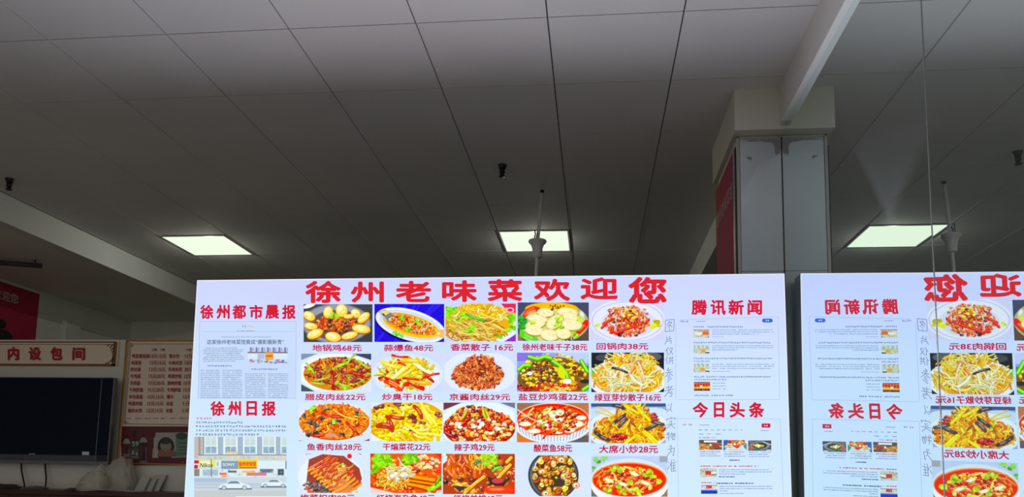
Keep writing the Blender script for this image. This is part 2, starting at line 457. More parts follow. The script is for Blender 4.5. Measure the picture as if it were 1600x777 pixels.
def d_fried_tofu(r):
    c = Canvas(W, H, (205, 216, 250)); c.ell(84, 50, 84, 48, (216, 228, 255)); c.ell(84, 50, 74, 40, (224, 234, 255))
    heap_strands(c, r, 60, 80, 52, 58, 30, [(2, (225, 140, 25)), (2, (215, 60, 25)), (1, (240, 200, 60))], (18, 34), (3, 5), (.3, .6))
    heap_strands(c, r, 95, 82, 46, 56, 32, [(4, (246, 212, 50)), (3, (236, 190, 40)), (2, (250, 232, 130)), (2, (200, 40, 25)), (1, (190, 205, 60))], (20, 38), (3.5, 6.5), (.2, .7), .12)
    for x, y, a, col in [(72, 40, -.65, (246, 226, 90)), (84, 44, -.6, (235, 205, 50)), (60, 48, -.7, (250, 238, 150)), (44, 26, .3, (248, 222, 70)), (120, 34, .55, (250, 244, 200)), (96, 18, .1, (250, 205, 40)), (116, 66, .2, (240, 180, 50)), (50, 76, .5, (225, 70, 30)), (100, 78, .25, (210, 50, 25))]: strand(c, r, x, y, a, 42, 8, col, .06)
    for x, y, a in [(48, 64, .4), (140, 52, -.25), (66, 6, .12), (104, 74, .3), (92, 60, .1)]: strand(c, r, x, y, a, 36, 4, (205, 35, 22), .1)
    for x, y in [(18, 52), (24, 40), (120, 28), (132, 34), (100, 84)]: strand(c, r, x, y, r.uniform(0, 1), 26, 2, (190, 200, 60), .2)
    return c
def d_sauce_pork(r):
    c = Canvas(W, H, (208, 216, 248)); c.ell(84, 46, 88, 52, (222, 230, 254)); c.ell(80, 50, 66, 40, (212, 222, 250)); c.ell(80, 50, 60, 34, (190, 95, 45))
    P = [(4, (225, 115, 55)), (3, (200, 75, 35)), (2, (150, 45, 28)), (2, (245, 170, 100)), (1, (90, 40, 30))]
    heap_strands(c, r, 330, 80, 52, 60, 32, P, (5, 10), (2.2, 3.6), None, .6)
    heap_strands(c, r, 120, 84, 24, 36, 18, P, (5, 9), (2, 3.4), None, .6)
    for _ in range(60): x, y = spot(r, 80, 46, 54, 32); c.ell(x, y, 1.1, .8, (255, 225, 175))
    return c
def d_egg_beans(r):
    c = Canvas(W, H, (150, 165, 225)); c.rect(0, 0, 60, 20, (140, 120, 215)); c.rect(90, 0, 168, 24, (190, 205, 245)); c.poly([(26, 90), (60, 60), (60, 90)], (90, 120, 70)); c.rect(140, 30, 168, 70, (70, 130, 70))
    c.ell(86, 60, 84, 50, (120, 90, 40))
    heap_chunks(c, r, 260, 86, 46, 78, 42, [(5, (252, 210, 30)), (3, (240, 185, 25)), (2, (255, 232, 100)), (2, (95, 50, 40)), (1, (180, 110, 30))], (2.6, 5.2))
    heap_chunks(c, r, 60, 70, 44, 50, 26, [(2, (90, 40, 40)), (1, (120, 60, 50))], (2.2, 4))
    for p in ([(28, 10), (48, 16), (66, 10), (80, 14)], [(84, 20), (102, 32), (116, 48), (118, 58)], [(4, 40), (16, 30), (30, 30)], [(154, 86), (166, 78)], [(150, 20), (164, 44)]):
        c.line(p, 10, (60, 140, 20)); c.line([(q[0], q[1]-1) for q in p], 6, (130, 215, 40)); c.line([(q[0]-1, q[1]-2) for q in p], 1.5, (200, 245, 130))
    c.ell(104, 46, 9, 14, (205, 215, 40), -.3)
    heap_chunks(c, r, 30, 90, 80, 52, 9, [(3, (210, 40, 25)), (1, ORG)], (3, 6)); heap_chunks(c, r, 14, 16, 80, 18, 9, [(1, (175, 30, 35)), (1, (140, 25, 25))], (3, 6))
    heap_chunks(c, r, 30, 100, 84, 26, 6, [(1, (250, 190, 60)), (1, (250, 225, 120))], (2, 4))
    c.line([(52, 70), (50, 90)], 5, (190, 40, 60)); c.ell(118, 66, 10, 6, (248, 248, 235)); c.ell(30, 48, 7, 4, (245, 245, 230)); c.ell(158, 66, 11, 5, (50, 46, 48)); c.ell(134, 36, 6, 5, (110, 60, 55)); c.ell(148, 50, 7, 6, (105, 65, 50))
    return c
def d_sprout_noodle(r):
    c = Canvas(W, H, (34, 36, 42)); c.ell(30, 12, 20, 8, (70, 74, 80)); c.ell(140, 10, 22, 9, (90, 95, 100)); c.ell(84, 60, 92, 46, (230, 236, 248)); c.ell(8, 50, 8, 14, (80, 190, 70))
    c.ell(84, 58, 80, 40, (225, 150, 40))
    P = [(4, (250, 225, 90)), (3, (255, 245, 190)), (3, (245, 190, 40)), (2, (235, 130, 40)), (1, (215, 205, 60))]
    heap_strands(c, r, 120, 86, 26, 60, 22, P, (14, 34), (1.6, 3))
    heap_chunks(c, r, 70, 84, 66, 60, 20, [(2, (215, 85, 30)), (2, (190, 55, 25)), (1, (70, 60, 60)), (1, (240, 150, 60))], (3, 6))
    heap_strands(c, r, 170, 86, 54, 78, 36, P, (16, 36), (1.8, 3))
    heap_strands(c, r, 36, 88, 50, 60, 30, [(1, (255, 252, 225)), (1, (255, 245, 170))], (22, 44), (2, 3), None, .15)
    for x, y, a, col in [(58, 14, 1.2, (250, 190, 40)), (94, 40, 2.2, (240, 130, 40)), (74, 52, 1.8, (252, 240, 200)), (66, 40, .3, (55, 58, 62)), (104, 62, .7, (255, 250, 220)), (110, 44, 1.1, (245, 200, 90))]: strand(c, r, x, y, a, 36, 4, col, .1)
    for _ in range(8): c.ell(60+r.normal(0, 20), 4+r.normal(0, 3), 3, 1.2, (250, 252, 240), r.uniform(0, 3))
    return c
def d_fish_fragrant(r):
    c = Canvas(W, H, (212, 224, 250)); c.ell(84, 46, 90, 46, (222, 232, 254)); c.poly([(0, 88), (16, 90), (0, 90)], (150, 60, 60)); c.poly([(152, 90), (168, 84), (168, 90)], (160, 60, 60))
    c.ell(84, 46, 83, 42, (200, 80, 25)); c.ell(84, 45, 82, 40, (225, 120, 30))
    P = [(4, (245, 140, 35)), (3, (235, 105, 30)), (2, (250, 190, 70)), (1, (190, 40, 25))]
    heap_strands(c, r, 300, 84, 44, 78, 38, P, (9, 20), (2, 3.6), (.25, .7))
    for x, y in [(26, 48), (34, 46), (30, 74), (20, 74), (40, 70), (92, 44), (102, 74), (66, 18), (140, 24), (14, 30), (80, 46), (58, 36), (42, 54)]:
        heap_chunks(c, r, 4, x, y, 6, 4, [(1, (50, 52, 60)), (1, (78, 82, 92))], (2.5, 4.8))
    for x, y, a, L in [(96, 32, .05, 40), (84, 28, .15, 60), (50, 74, -.1, 36), (128, 60, .8, 40)]: strand(c, r, x, y, a, L, 4.5, (205, 40, 22), .12)
    strand(c, r, 110, 28, .4, 60, 3, (252, 215, 80), .15); leaves(c, r, [(30, 20), (84, 46), (34, 12)], 7, (150, 210, 50)); c.ell(76, 76, 14, 5, (205, 150, 130))
    return c
def d_cauliflower(r):
    c = Canvas(W, H, (222, 232, 252)); c.ell(80, 44, 96, 50, (220, 165, 30)); c.poly([(0, 72), (30, 90), (0, 90)], (225, 235, 252)); c.poly([(168, 74), (150, 90), (168, 90)], (225, 235, 252))
    heap_chunks(c, r, 60, 60, 40, 84, 40, [(2, (150, 60, 45)), (1, (205, 90, 40)), (1, (100, 50, 40))], (4, 8))
    P = [(5, (250, 215, 25)), (3, (240, 190, 20)), (2, (252, 235, 110)), (1, (220, 160, 20))]
    heap_strands(c, r, 150, 84, 46, 84, 44, P, (16, 36), (4, 7), (.25, .55), .18)
    for x, y in [(86, 18), (96, 26), (10, 34), (120, 52), (60, 76), (30, 82), (130, 86), (144, 60), (150, 40), (128, 14), (76, 60)]: heap_chunks(c, r, 7, x, y, 12, 7, [(2, (252, 222, 40)), (1, (255, 240, 140))], (3, 6))
    for x, y, a in [(44, 46, 1.1), (46, 50, 1.3), (30, 56, .1), (110, 22, 1.0), (60, 34, .15), (36, 54, .2)]: strand(c, r, x, y, a, 30, 8, (185, 60, 40), .15)
    for x, y in [(104, 40), (120, 44), (96, 34), (62, 4), (20, 10), (160, 28)]: heap_chunks(c, r, 4, x, y, 8, 5, [(1, (130, 65, 60)), (1, (165, 85, 50))], (4, 7))
    for x, y, a in [(126, 20, 1.2), (140, 36, .9), (132, 30, 1.1), (100, 62, .6), (140, 74, .1)]: strand(c, r, x, y, a, 44, 6, (253, 235, 90), .1)
    return c
def d_chili_chicken(r):
    c = Canvas(W, H, (215, 228, 250)); c.poly([(0, 0), (44, 0), (0, 18)], (105, 60, 62)); c.poly([(130, 0), (168, 0), (168, 14)], (110, 120, 140)); c.ell(84, 52, 94, 54, (228, 240, 255)); c.ell(84, 60, 84, 44, (150, 50, 30))
    P = [(4, (200, 45, 25)), (3, (235, 140, 50)), (2, (120, 30, 28)), (2, (250, 215, 140)), (2, (240, 190, 60)), (1, (70, 40, 45)), (1, (252, 245, 225))]
    heap_chunks(c, r, 330, 84, 56, 82, 40, P, (2.8, 6)); heap_chunks(c, r, 80, 74, 24, 44, 18, P, (2.5, 5))
    heap_strands(c, r, 30, 84, 40, 60, 26, [(2, (190, 30, 20)), (1, (225, 70, 40))], (10, 18), (3, 4.5))
    for x, y, a in [(48, 28, -1), (96, 24, 1.3), (104, 30, 1.2)]: strand(c, r, x, y, a, 26, 5, (200, 190, 40), .08)
    heap_chunks(c, r, 14, 84, 50, 60, 26, [(1, (252, 235, 200)), (1, (255, 250, 240))], (4, 7)); strand(c, r, 12, 72, .5, 34, 6, (160, 25, 45), .05)
    return c
def d_sour_fish(r):
    c = Canvas(W, H, (176, 120, 80)); c.rect(0, 0, 40, 26, (150, 110, 80)); c.rect(120, 74, 168, 90, (100, 92, 92)); c.rect(0, 74, 50, 90, (205, 120, 50))
    c.ell(84, 48, 90, 44, (228, 236, 250)); c.ell(84, 40, 86, 40, (240, 230, 215))
    for k in range(22):
        x = 4+k*7.6; yb = 48+42*math.sqrt(max(0, 1-((x-84)/90)**2)); c.line([(x, yb-16), (x+(84-x)*.06, yb-2)], 1.4, (110, 135, 200))
    c.ell(84, 38, 83, 36, (205, 40, 18)); c.ell(84, 40, 80, 32, (225, 85, 25))
    heap_strands(c, r, 120, 84, 42, 74, 28, [(3, (215, 40, 18)), (2, (240, 150, 50)), (2, (250, 220, 150)), (1, (170, 25, 15))], (12, 28), (2, 4), (-.3, .6))
    for x, y, rx, ry in [(74, 54, 15, 7), (142, 48, 13, 7), (122, 62, 14, 5), (86, 26, 12, 8), (100, 22, 10, 7), (96, 38, 12, 5), (20, 48, 14, 5), (40, 64, 16, 5), (150, 34, 12, 5), (60, 42, 12, 4), (96, 66, 12, 4)]: c.ell(x, y+1.5, rx, ry, (210, 130, 60)); c.ell(x, y, rx, ry, (250, 240, 215)); c.ell(x-2, y-1, rx*.5, ry*.45, (255, 255, 250))
    heap_chunks(c, r, 40, 92, 44, 50, 24, [(2, (185, 25, 22)), (1, (150, 20, 20)), (1, (240, 90, 40))], (2.5, 5))
    heap_chunks(c, r, 30, 84, 36, 60, 24, [(2, (165, 200, 50)), (1, (205, 215, 110))], (2, 4)); c.line([(2, 16), (30, 34), (50, 44)], 2, (255, 235, 225)); c.line([(4, 40), (26, 30)], 2, (250, 200, 180))
    return c
def d_banquet_stir_fry(r):
    c = Canvas(W, H, (150, 172, 216)); c.rect(0, 0, 168, 8, (70, 90, 130)); c.ell(30, 24, 40, 16, (195, 215, 248)); c.ell(140, 30, 40, 20, (205, 224, 250)); c.ell(84, 60, 92, 48, (222, 234, 252))
    c.poly([(6, 62), (40, 34), (70, 14), (96, 2), (130, 24), (166, 56), (160, 82), (120, 90), (40, 90), (8, 76)], (205, 130, 30))
    P = [(4, (250, 190, 35)), (3, (240, 160, 30)), (2, (225, 105, 30)), (2, (252, 220, 80)), (1, (150, 80, 60))]
    heap_strands(c, r, 80, 94, 22, 34, 20, P, (10, 24), (2, 3.4)); heap_strands(c, r, 280, 86, 60, 78, 30, P, (9, 24), (2.2, 3.8))
    for x, y, a in [(58, 40, -.7), (66, 34, -.6), (134, 54, -.4), (142, 50, -.5), (20, 72, .6), (30, 76, .5), (72, 44, -.8), (150, 44, .3), (62, 8, .3)]: strand(c, r, x, y, a, 24, 6.5, r.choice([0, 1]) and (66, 64, 82) or (84, 78, 92), .08)
    heap_chunks(c, r, 14, 64, 76, 16, 6, [(1, (185, 35, 40)), (1, (160, 25, 40))], (3, 6)); heap_chunks(c, r, 10, 140, 32, 10, 8, [(1, (190, 60, 50)), (1, (130, 60, 90))], (3, 5))
    for x, y, a in [(130, 76, .75), (134, 74, .72), (84, 84, -.6), (120, 26, .8), (92, 14, .5)]: strand(c, r, x, y, a, 34, 5, (240, 222, 20), .03)
    for x, y, a in [(30, 24, .3), (34, 18, .5), (92, 12, 2.2), (108, 18, .9)]: strand(c, r, x, y, a, 40, 2.4, (250, 205, 60), .08)
    leaves(c, r, [(44, 36), (122, 22), (50, 48)], 5, (175, 205, 50)); return c
def d_pork_greens(r):
    c = Canvas(W, H, (214, 226, 250)); c.ell(78, 52, 76, 50, (226, 238, 254))
    c.poly([(28, 14), (60, 2), (110, 6), (146, 34), (152, 58), (140, 82), (116, 90), (36, 90), (22, 66)], (150, 70, 55))
    heap_chunks(c, r, 150, 56, 76, 42, 16, [(2, (95, 82, 86)), (2, (130, 115, 112)), (1, (170, 150, 140)), (1, (60, 50, 52))], (1.8, 3.8))
    for k in range(11):
        y0 = 16+k*6.2; x0 = 40+k*7.2
        for dd, col in ((0, (205, 70, 50)), (2.5, (238, 140, 90)), (4.6, (245, 175, 40))):
            c.line([(x0-14, y0+20+dd), (x0+16, y0+4+dd), (x0+38, y0-12+dd)], 3.4, scale(col, r.uniform(.85, 1.1)))
        c.line([(x0-10, y0+16), (x0+20, y0)], 1, (255, 220, 190))
    heap_chunks(c, r, 40, 92, 46, 36, 26, [(2, (190, 205, 50)), (1, (245, 190, 60)), (1, (250, 235, 190))], (2, 3.6)); heap_strands(c, r, 50, 86, 40, 46, 32, [(2, (215, 80, 50)), (1, (245, 165, 80))], (12, 24), (2, 3.6), (-.7, .2))
    c.line([(22, 76), (28, 86), (40, 90)], 5, (215, 85, 40)); c.ell(123, 6.5, 5.5, 5.5, (215, 45, 50)); c.line([(22, 4), (22, 1), (32, 1)], 1, (190, 80, 80)); c.line([(146, 1), (150, 3)], 1.4, (120, 80, 80)); c.ell(140, 88, 4, 2.4, (245, 190, 60))
    return c
def d_braised_small_fish(r):
    c = Canvas(W, H, (205, 55, 25)); c.ell(84, 40, 96, 54, (215, 90, 30)); c.poly([(0, 76), (60, 90), (0, 90)], (238, 205, 200)); c.poly([(168, 82), (120, 90), (168, 90)], (235, 205, 205))
    heap_chunks(c, r, 150, 88, 50, 78, 40, [(3, (210, 50, 25)), (3, (235, 120, 35)), (1, (150, 30, 20)), (1, (250, 190, 80))], (3, 6))
    for y0, y1 in ((66, 84), (56, 70), (48, 62)): c.line([(18, y0+8), (60, y0), (110, y0+8), (150, y1)], 11, (170, 60, 15)); c.line([(18, y0+6), (60, y0-2), (110, y0+6), (150, y1-2)], 7, (240, 160, 35)); c.line([(30, y0+2), (70, y0-3), (104, y0+2)], 2, (252, 215, 120))
    heap_strands(c, r, 60, 50, 62, 40, 18, [(2, (250, 215, 90)), (1, (240, 140, 40))], (6, 14), (1.6, 2.6)); heap_strands(c, r, 40, 68, 40, 30, 14, [(1, (252, 246, 215)), (1, (250, 225, 130))], (16, 30), (1.8, 2.8))
    heap_chunks(c, r, 34, 134, 20, 30, 16, [(3, (250, 238, 200)), (2, (245, 200, 110)), (1, (220, 100, 50))], (3.6, 5.5)); leaves(c, r, [(28+r.uniform(-18, 22), 14+r.uniform(-10, 14)) for _ in range(18)]+[(96+r.uniform(-14, 14), 14+r.uniform(-10, 8)) for _ in range(10)]+[(8, 34), (14, 38), (4, 40)], 9, (130, 205, 30))
    c.line([(66, 10), (76, 26), (88, 34)], 2.4, (235, 245, 225)); heap_chunks(c, r, 10, 70, 50, 22, 8, [(1, (255, 250, 240))], (3.5, 6)); strand(c, r, 152, 74, -.5, 30, 10, (150, 210, 40), .1); strand(c, r, 160, 60, -1, 24, 5, (90, 160, 30), .1)
    return c
def d_braised_ribs(r):
    c = Canvas(W, H, (165, 70, 35)); c.poly([(0, 0), (30, 0), (0, 24)], (225, 232, 250)); c.rect(150, 70, 168, 90, (210, 60, 30))
    heap_chunks(c, r, 170, 84, 46, 86, 46, [(3, (190, 75, 35)), (3, (225, 120, 45)), (2, (130, 55, 45)), (1, (70, 50, 48)), (1, (245, 175, 70))], (4, 8))
    heap_strands(c, r, 30, 50, 26, 46, 22, [(1, (225, 110, 40)), (1, (200, 75, 35))], (18, 36), (6, 10), (1.4, .4)); heap_strands(c, r, 36, 86, 14, 24, 14, [(1, (250, 205, 60)), (1, (240, 170, 40))], (10, 22), (2, 3.5), (1.4, .4))
    for p in ([(52, 88), (78, 66), (98, 52)], [(118, 72), (136, 48), (158, 26)], [(150, 20), (160, 10)]): c.line(p, 10, (150, 70, 15)); c.line([(q[0]-1, q[1]-1) for q in p], 6.5, (245, 185, 50)); c.line([(q[0]-2, q[1]-3) for q in p], 2, (255, 230, 150))
    heap_chunks(c, r, 14, 40, 72, 30, 8, [(1, (250, 205, 70)), (1, (245, 180, 60))], (4, 7)); c.poly([(104, 52), (150, 60), (140, 76), (110, 68)], (60, 46, 46)); c.poly([(20, 70), (60, 74), (40, 84)], (70, 56, 58))
    c.ell(128, 60, 14, 6, (190, 75, 75)); c.ell(130, 82, 34, 10, (222, 70, 35)); c.ell(126, 79, 18, 3, (245, 130, 90))
    leaves(c, r, [(104+r.uniform(-16, 26), 14+r.uniform(-12, 10)) for _ in range(20)], 7, (150, 200, 45)); leaves(c, r, [(76+r.uniform(-6, 10), 18+r.uniform(-4, 6)) for _ in range(6)], 5, (95, 130, 80)); strand(c, r, 126, 34, -.4, 20, 6, (110, 195, 50), .1); return c
def d_snails(r):
    c = Canvas(W, H, (212, 224, 250)); c.ell(84, 44, 58, 54, (60, 62, 66)); c.ell(84, 44, 54, 50, (100, 102, 108)); c.ell(86, 46, 50, 46, (70, 58, 50))
    for _ in range(70):
        x, y = spot(r, 86, 44, 48, 46); q = r.uniform(5, 8.5); col = pick(r, [(3, (250, 205, 80)), (2, (225, 150, 60)), (2, (252, 232, 150)), (1, (220, 90, 40))])
        c.ell(x+.8, y+1.6, q+1, q*.8+1, (90, 50, 30), 0); c.ell(x, y, q, q*.8, col, r.uniform(0, 3))
        if r.uniform() < .55: c.ring(x, y, q*.6, q*.45, 1.3, (130, 70, 30)); c.ell(x+q*.15, y+q*.1, q*.28, q*.22, (150, 70, 40))
        else: c.ell(x-1, y-1, q*.4, q*.25, (255, 245, 210)); c.line([(x-q*.5, y+q*.4), (x+q*.5, y-q*.2)], 1.2, (175, 100, 40))
    for x, y in [(58, 36), (136, 66), (66, 84), (102, 10)]: c.ell(x, y, 9, 7, (230, 140, 60)); c.ell(x, y, 6, 4.5, (255, 245, 230)); c.ell(x+1, y+1, 2.6, 2.2, (140, 90, 70))
    heap_chunks(c, r, 26, 84, 40, 40, 34, [(2, (215, 60, 30)), (1, (190, 205, 60))], (2, 4)); c.line([(40, 30), (44, 18), (52, 8)], 2.4, (235, 240, 245)); return c
def d_red_soup_bowl(r):
    c = Canvas(W, H, (188, 205, 236)); leaves(c, r, [(8, 8), (14, 12), (30, 6), (6, 30)], 8, (120, 180, 80)); c.rect(150, 0, 168, 14, (160, 165, 175)); c.rect(0, 70, 20, 90, (110, 110, 104)); c.poly([(168, 70), (150, 90), (168, 90)], (150, 120, 90))
    c.ell(84, 58, 86, 52, (236, 244, 255)); c.ell(84, 50, 84, 44, (214, 226, 248)); c.ell(84, 52, 82, 38, (240, 150, 80)); c.ell(84, 53, 80, 36, (212, 50, 22))
    heap_chunks(c, r, 150, 78, 54, 66, 30, [(3, (238, 190, 50)), (2, (235, 130, 40)), (2, (250, 225, 120)), (1, (205, 45, 25))], (3, 6)); heap_strands(c, r, 40, 70, 52, 60, 28, [(1, (250, 220, 120)), (1, (235, 140, 60))], (14, 26), (2, 4), (.2, .6))
    heap_chunks(c, r, 46, 92, 52, 56, 26, [(2, (178, 28, 32)), (1, (150, 24, 30)), (1, (225, 70, 50))], (3, 5.5)); leaves(c, r, [(50, 30), (56, 26), (62, 32), (84, 60), (60, 66), (70, 76), (98, 76), (106, 82), (120, 40), (40, 78), (128, 34), (148, 56), (136, 44)], 8, (170, 205, 45))
    for x, y in [(70, 62), (40, 54), (120, 60), (96, 40)]: c.ell(x, y, 10, 3.5, (252, 245, 215), .3)
    return c

DISHES = [
 [(474.4, 582, 475.7, 534.8, d_hotpot_chicken, 'printed photo of chicken in a grey pan ringed by pale flatbreads'),
  (585, 694, 475.2, 534.6, d_garlic_fish, 'printed photo of a whole fish on an oval plate over blue'),
  (696, 806, 474.5, 533.8, d_coriander_noodle, 'printed photo of fried noodle strands with green coriander'),
  (809, 920, 472.8, 532.8, d_dumpling_soup, 'printed photo of pale dumplings with tomato in a bowl'),
  (923, 1038.4, 471, 531.5, d_twice_pork, 'printed photo of red and orange pork pieces on a white plate')],
 [(470.6, 580, 553, 612, d_pork_jelly_strips, 'printed photo of brown strips with green pepper'),
  (581.4, 692, 552.6, 612, d_fried_tofu, 'printed photo of yellow tofu sticks with red chilli'),
  (694.6, 804.3, 552.2, 611.6, d_sauce_pork, 'printed photo of a heap of brown shredded pork'),
  (807.8, 920.3, 551.4, 612.3, d_egg_beans, 'printed photo of yellow egg with beans and green pepper'),
  (924, 1037.5, 551.2, 613, d_sprout_noodle, 'printed photo of pale bean sprouts with noodles')],
 [(466.8, 577.4, 629.3, 689.4, d_fish_fragrant, 'printed photo of an oval heap of orange shreds with black fungus'),
  (580, 691.4, 629.3, 689.8, d_cauliflower, 'printed photo of bright yellow cauliflower with bacon'),
  (693, 804.8, 629.5, 690, d_chili_chicken, 'printed photo of red chilli chicken pieces'),
  (807.8, 920, 630, 691.5, d_sour_fish, 'printed photo of fish slices in red soup in a striped bowl'),
  (923.5, 1040, 630.6, 693, d_banquet_stir_fry, 'printed photo of a golden stir fry with dark aubergine')],
 [(464.4, 576, 709, 770.5, d_pork_greens, 'printed photo of sliced pork over dark greens with a red dot'),
  (578.6, 690, 709, 771, d_braised_small_fish, 'printed photo of fish in red sauce under green leaves'),
  (692, 804.5, 709.5, 772.4, d_braised_ribs, 'printed photo of brown braised ribs'),
  (808, 921.6, 712, 775.5, d_snails, 'printed photo of snails in a round dark pan'),
  (924, 1043, 713, 776.5, d_red_soup_bowl, 'printed photo of red soup in a white bowl')]]

def raster(name, cv, x0, x1, y0, y1, surf, mat, parent, label=None):
    h, w = cv.h, cv.w
    base = ROOT[parent]
    u = (np.arange(w)/(w-1)); v = (np.arange(h)/(h-1))
    # planar surface: map the four corners, then interpolate in perspective-free plane space
    c00, c10, c01, c11 = [surf(*p)-base for p in ((x0, y0), (x1, y0), (x0, y1), (x1, y1))]
    U, V = np.meshgrid(u, v)
    U = U[..., None]; V = V[..., None]
    P = (c00*(1-U)+c10*U)*(1-V)+(c01*(1-U)+c11*U)*V
    idx = np.arange(w*h).reshape(h, w)
    q = np.stack([idx[1:, :-1], idx[1:, 1:], idx[:-1, 1:], idx[:-1, :-1]], -1).reshape(-1, 4)
    me = bpy.data.meshes.new(name)
    me.vertices.add(w*h); me.vertices.foreach_set('co', P.reshape(-1).astype(np.float32))
    me.loops.add(q.size); me.loops.foreach_set('vertex_index', q.reshape(-1).astype(np.int32))
    me.polygons.add(len(q)); me.polygons.foreach_set('loop_start', (np.arange(len(q))*4).astype(np.int32))
    me.update(calc_edges=True); me.validate()
    at = me.attributes.new('ink', 'FLOAT_COLOR', 'POINT')
    rgba = np.ones((h*w, 4), np.float32); rgba[:, :3] = lin(np.clip(cv.a, 0, 255)).reshape(-1, 3)
    at.data.foreach_set('color', rgba.reshape(-1))
    me.materials.append(mat)
    o = bpy.data.objects.new(name, me); COL.objects.link(o)
    o.parent = parent; ROOT[o] = base
    if label: o['label'] = label
    return o

# ================================================================== THE ROOM
M_tile = pmat('ceiling tile', (222, 219, 218), 0.85, noise=(1.3, .05), spec=.2)
M_gap = pmat('dark gap between ceiling tiles', (26, 24, 26), 0.9)
M_grid = pmat('ceiling grid metal', (222, 220, 220), 0.6)
M_wall = pmat('painted wall', (222, 221, 208), 0.8, noise=(2.0, .04), spec=.2)
M_wall2 = pmat('pale partition paint', (222, 220, 208), 0.8, noise=(1.5, .03), spec=.2)
M_white = pmat('white gloss paint', (214, 212, 208), 0.55, noise=(4, .03))
M_cap = pmat('off white pillar paint', (205, 200, 190), 0.7, noise=(3, .03))
M_floor = pmat('floor tile', (118, 110, 100), 0.35, noise=(2, .08))

def build_ceiling():
    mb = MB(); z = ZC
    x1 = XB
    mb.box(XL-.02, 1.25, YF, YW+.1, z+.012, z+.06)
    tv, tf = [], []
    gx = [XL]+[GX+T*i for i in range(-3, 7) if XL < GX+T*i < x1]+[x1]
    gy = [GY+T*j for j in range(-5, 12)]
    gx0 = [GX+T*i for i in range(-4, 8)]
    tl = MB()
    for a, b in zip(gx0[:-1], gx0[1:]):
        lo, hi = max(a+.0015, XL), min(b-.0045, x1)
        if hi-lo < .02: continue
        for c, d in zip(gy[:-1], gy[1:]):
            tl.box(lo, hi, c+.0028, min(d-.0028, YW), z, z+.011)
    g = MB()
    o = tl.put('ceiling', M_tile); struct(o)
    o.data.materials.append(M_gap)
    # dark plenum backing joined as second material
    n = len(o.data.polygons)
    bm = bmesh.new(); bm.from_mesh(o.data)
    vs = [bm.verts.new(p) for p in ((XL-.02, YF, z+.0115), (1.25, YF, z+.0115), (1.25, YW+.1, z+.0115), (XL-.02, YW+.1, z+.0115))]
    f = bm.faces.new(vs); f.material_index = 1
    vs = [bm.verts.new(p) for p in ((XL-.02, YF, z+.06), (1.25, YF, z+.06), (1.25, YW+.1, z+.06), (XL-.02, YW+.1, z+.06))]
    f = bm.faces.new(vs); f.material_index = 1
    bm.to_mesh(o.data); bm.free()
    # the exposed light-coloured flange beside every dark joint
    rail = MB()
    for a in gx0:
        if XL+.01 < a < x1-.01: rail.box(a+.0022, a+.0062, YF, YW, z-.0012, z+.002)
    struct(rail.put('trim_grid', M_grid))
    return o
build_ceiling()
# left: beam face, lowered ceiling, walls
struct(MB().box(XL-.12, XL, YF, YW, ZS, ZC+.06).put('trim_left', M_white))
struct(MB().box(XW-.1, XL-.12, YF, YW+.1, ZS, ZS+.12).put('ceiling_lowered', M_wall))
struct(MB().box(XW-.12, XW, YF, YW+.12, 0, ZS+.12).put('wall_left', M_wall))
struct(MB().box(XW-.12, 1.25, YW, YW+.12, 0, ZC+.06).put('wall_back', M_wall))
struct(MB().box(XW-.12, 1.25, YF, YW+.12, -.1, 0).put('floor', M_floor))
# right: bulkhead over the mirror and wall behind it
struct(MB().box(XB, 1.25, YF, 3.96, 3.38, ZC+.06).put('trim_bulkhead', M_white))
M_lip = pmat('bright white moulding', (250, 250, 248), .35)
struct(MB().box(XB-.001, XM+.008, YF, 3.90, 3.3765, 3.3815).put('trim_lip', M_lip))
struct(MB().box(XM+.012, 1.25, YF, YT+.3, 0, 3.376).put('wall_right', M_wall))
struct(MB().box(.93, 1.25, 4.72, YW, 3.35, ZC+.06).put('trim_right', M_white))
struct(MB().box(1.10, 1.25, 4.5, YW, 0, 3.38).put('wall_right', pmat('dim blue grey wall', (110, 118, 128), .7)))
struct(MB().box(XW, XW+.06, 7.74, 7.98, 0, 3.13, .004).box(XW, XW+.02, 7.98, YW, 3.10, 3.13).put('trim_pilaster', M_wall))

# partition that carries the television
YPz = ony(150, 531, YP)[2]
struct(MB().box(XW, -1.6, YP, YP+.1, 0, YPz, .003).put('wall_partition', M_wall2))

# ---- pillar
pil = bpy.data.objects.new('wall_pillar', None); COL.objects.link(pil)
pil.location = (.85, 4.35, 0); ROOT[pil] = np.array((.85, 4.35, 0.)); struct(pil)
MB().box(.718, 1.2, 3.96, 4.722, 3.36, ZC+.01, .003).put('cap', M_cap, pil)
M_pil = pmat('glossy pale pillar tile', (176, 184, 192), 0.06, spec=.9, noise=(2.2, .05), coat=1.0)
M_pil.node_tree.nodes['Principled BSDF'].inputs['Coat IOR'].default_value = 2.3; M_pil.node_tree.nodes['Principled BSDF'].inputs['Coat Roughness'].default_value = .04
core = MB().box(.745, 1.2, YT+.004, 4.70, 0, 3.365)
core.put('core', M_cap, pil)
tm = MB()
for z1 in (3.345, 2.62, 1.82, 1.02):
    z0 = max(z1-.8+.003, 0.0) if z1 < 3.3 else 2.623
    tm.box(.757, 1.1, YT-.004, YT+.006, z0, z1, .0015)
tm.put('tile_facing', M_pil, pil)
st = MB()
for x_, z_, w_, h_ in ((.957, 3.30, .012, .05), (.948, 3.318, .018, .028), (.93, 3.328, .02, .014), (.905, 3.331, .022, .010), (.88, 3.334, .02, .007), (.942, 3.27, .007, .02), (.83, 3.334, .03, .006), (.80, 3.24, .012, .005), (.812, 3.235, .008, .008)):
    st.add([(x_+w_*math.cos(.7854*q)*(1+.35*math.sin(q*5+x_*99)), YT-.0046-.0002*len(st.f), z_+h_*math.sin(.7854*q)*(1+.3*math.cos(q*3+z_*77))) for q in range(8)], [tuple(range(7, -1, -1))])
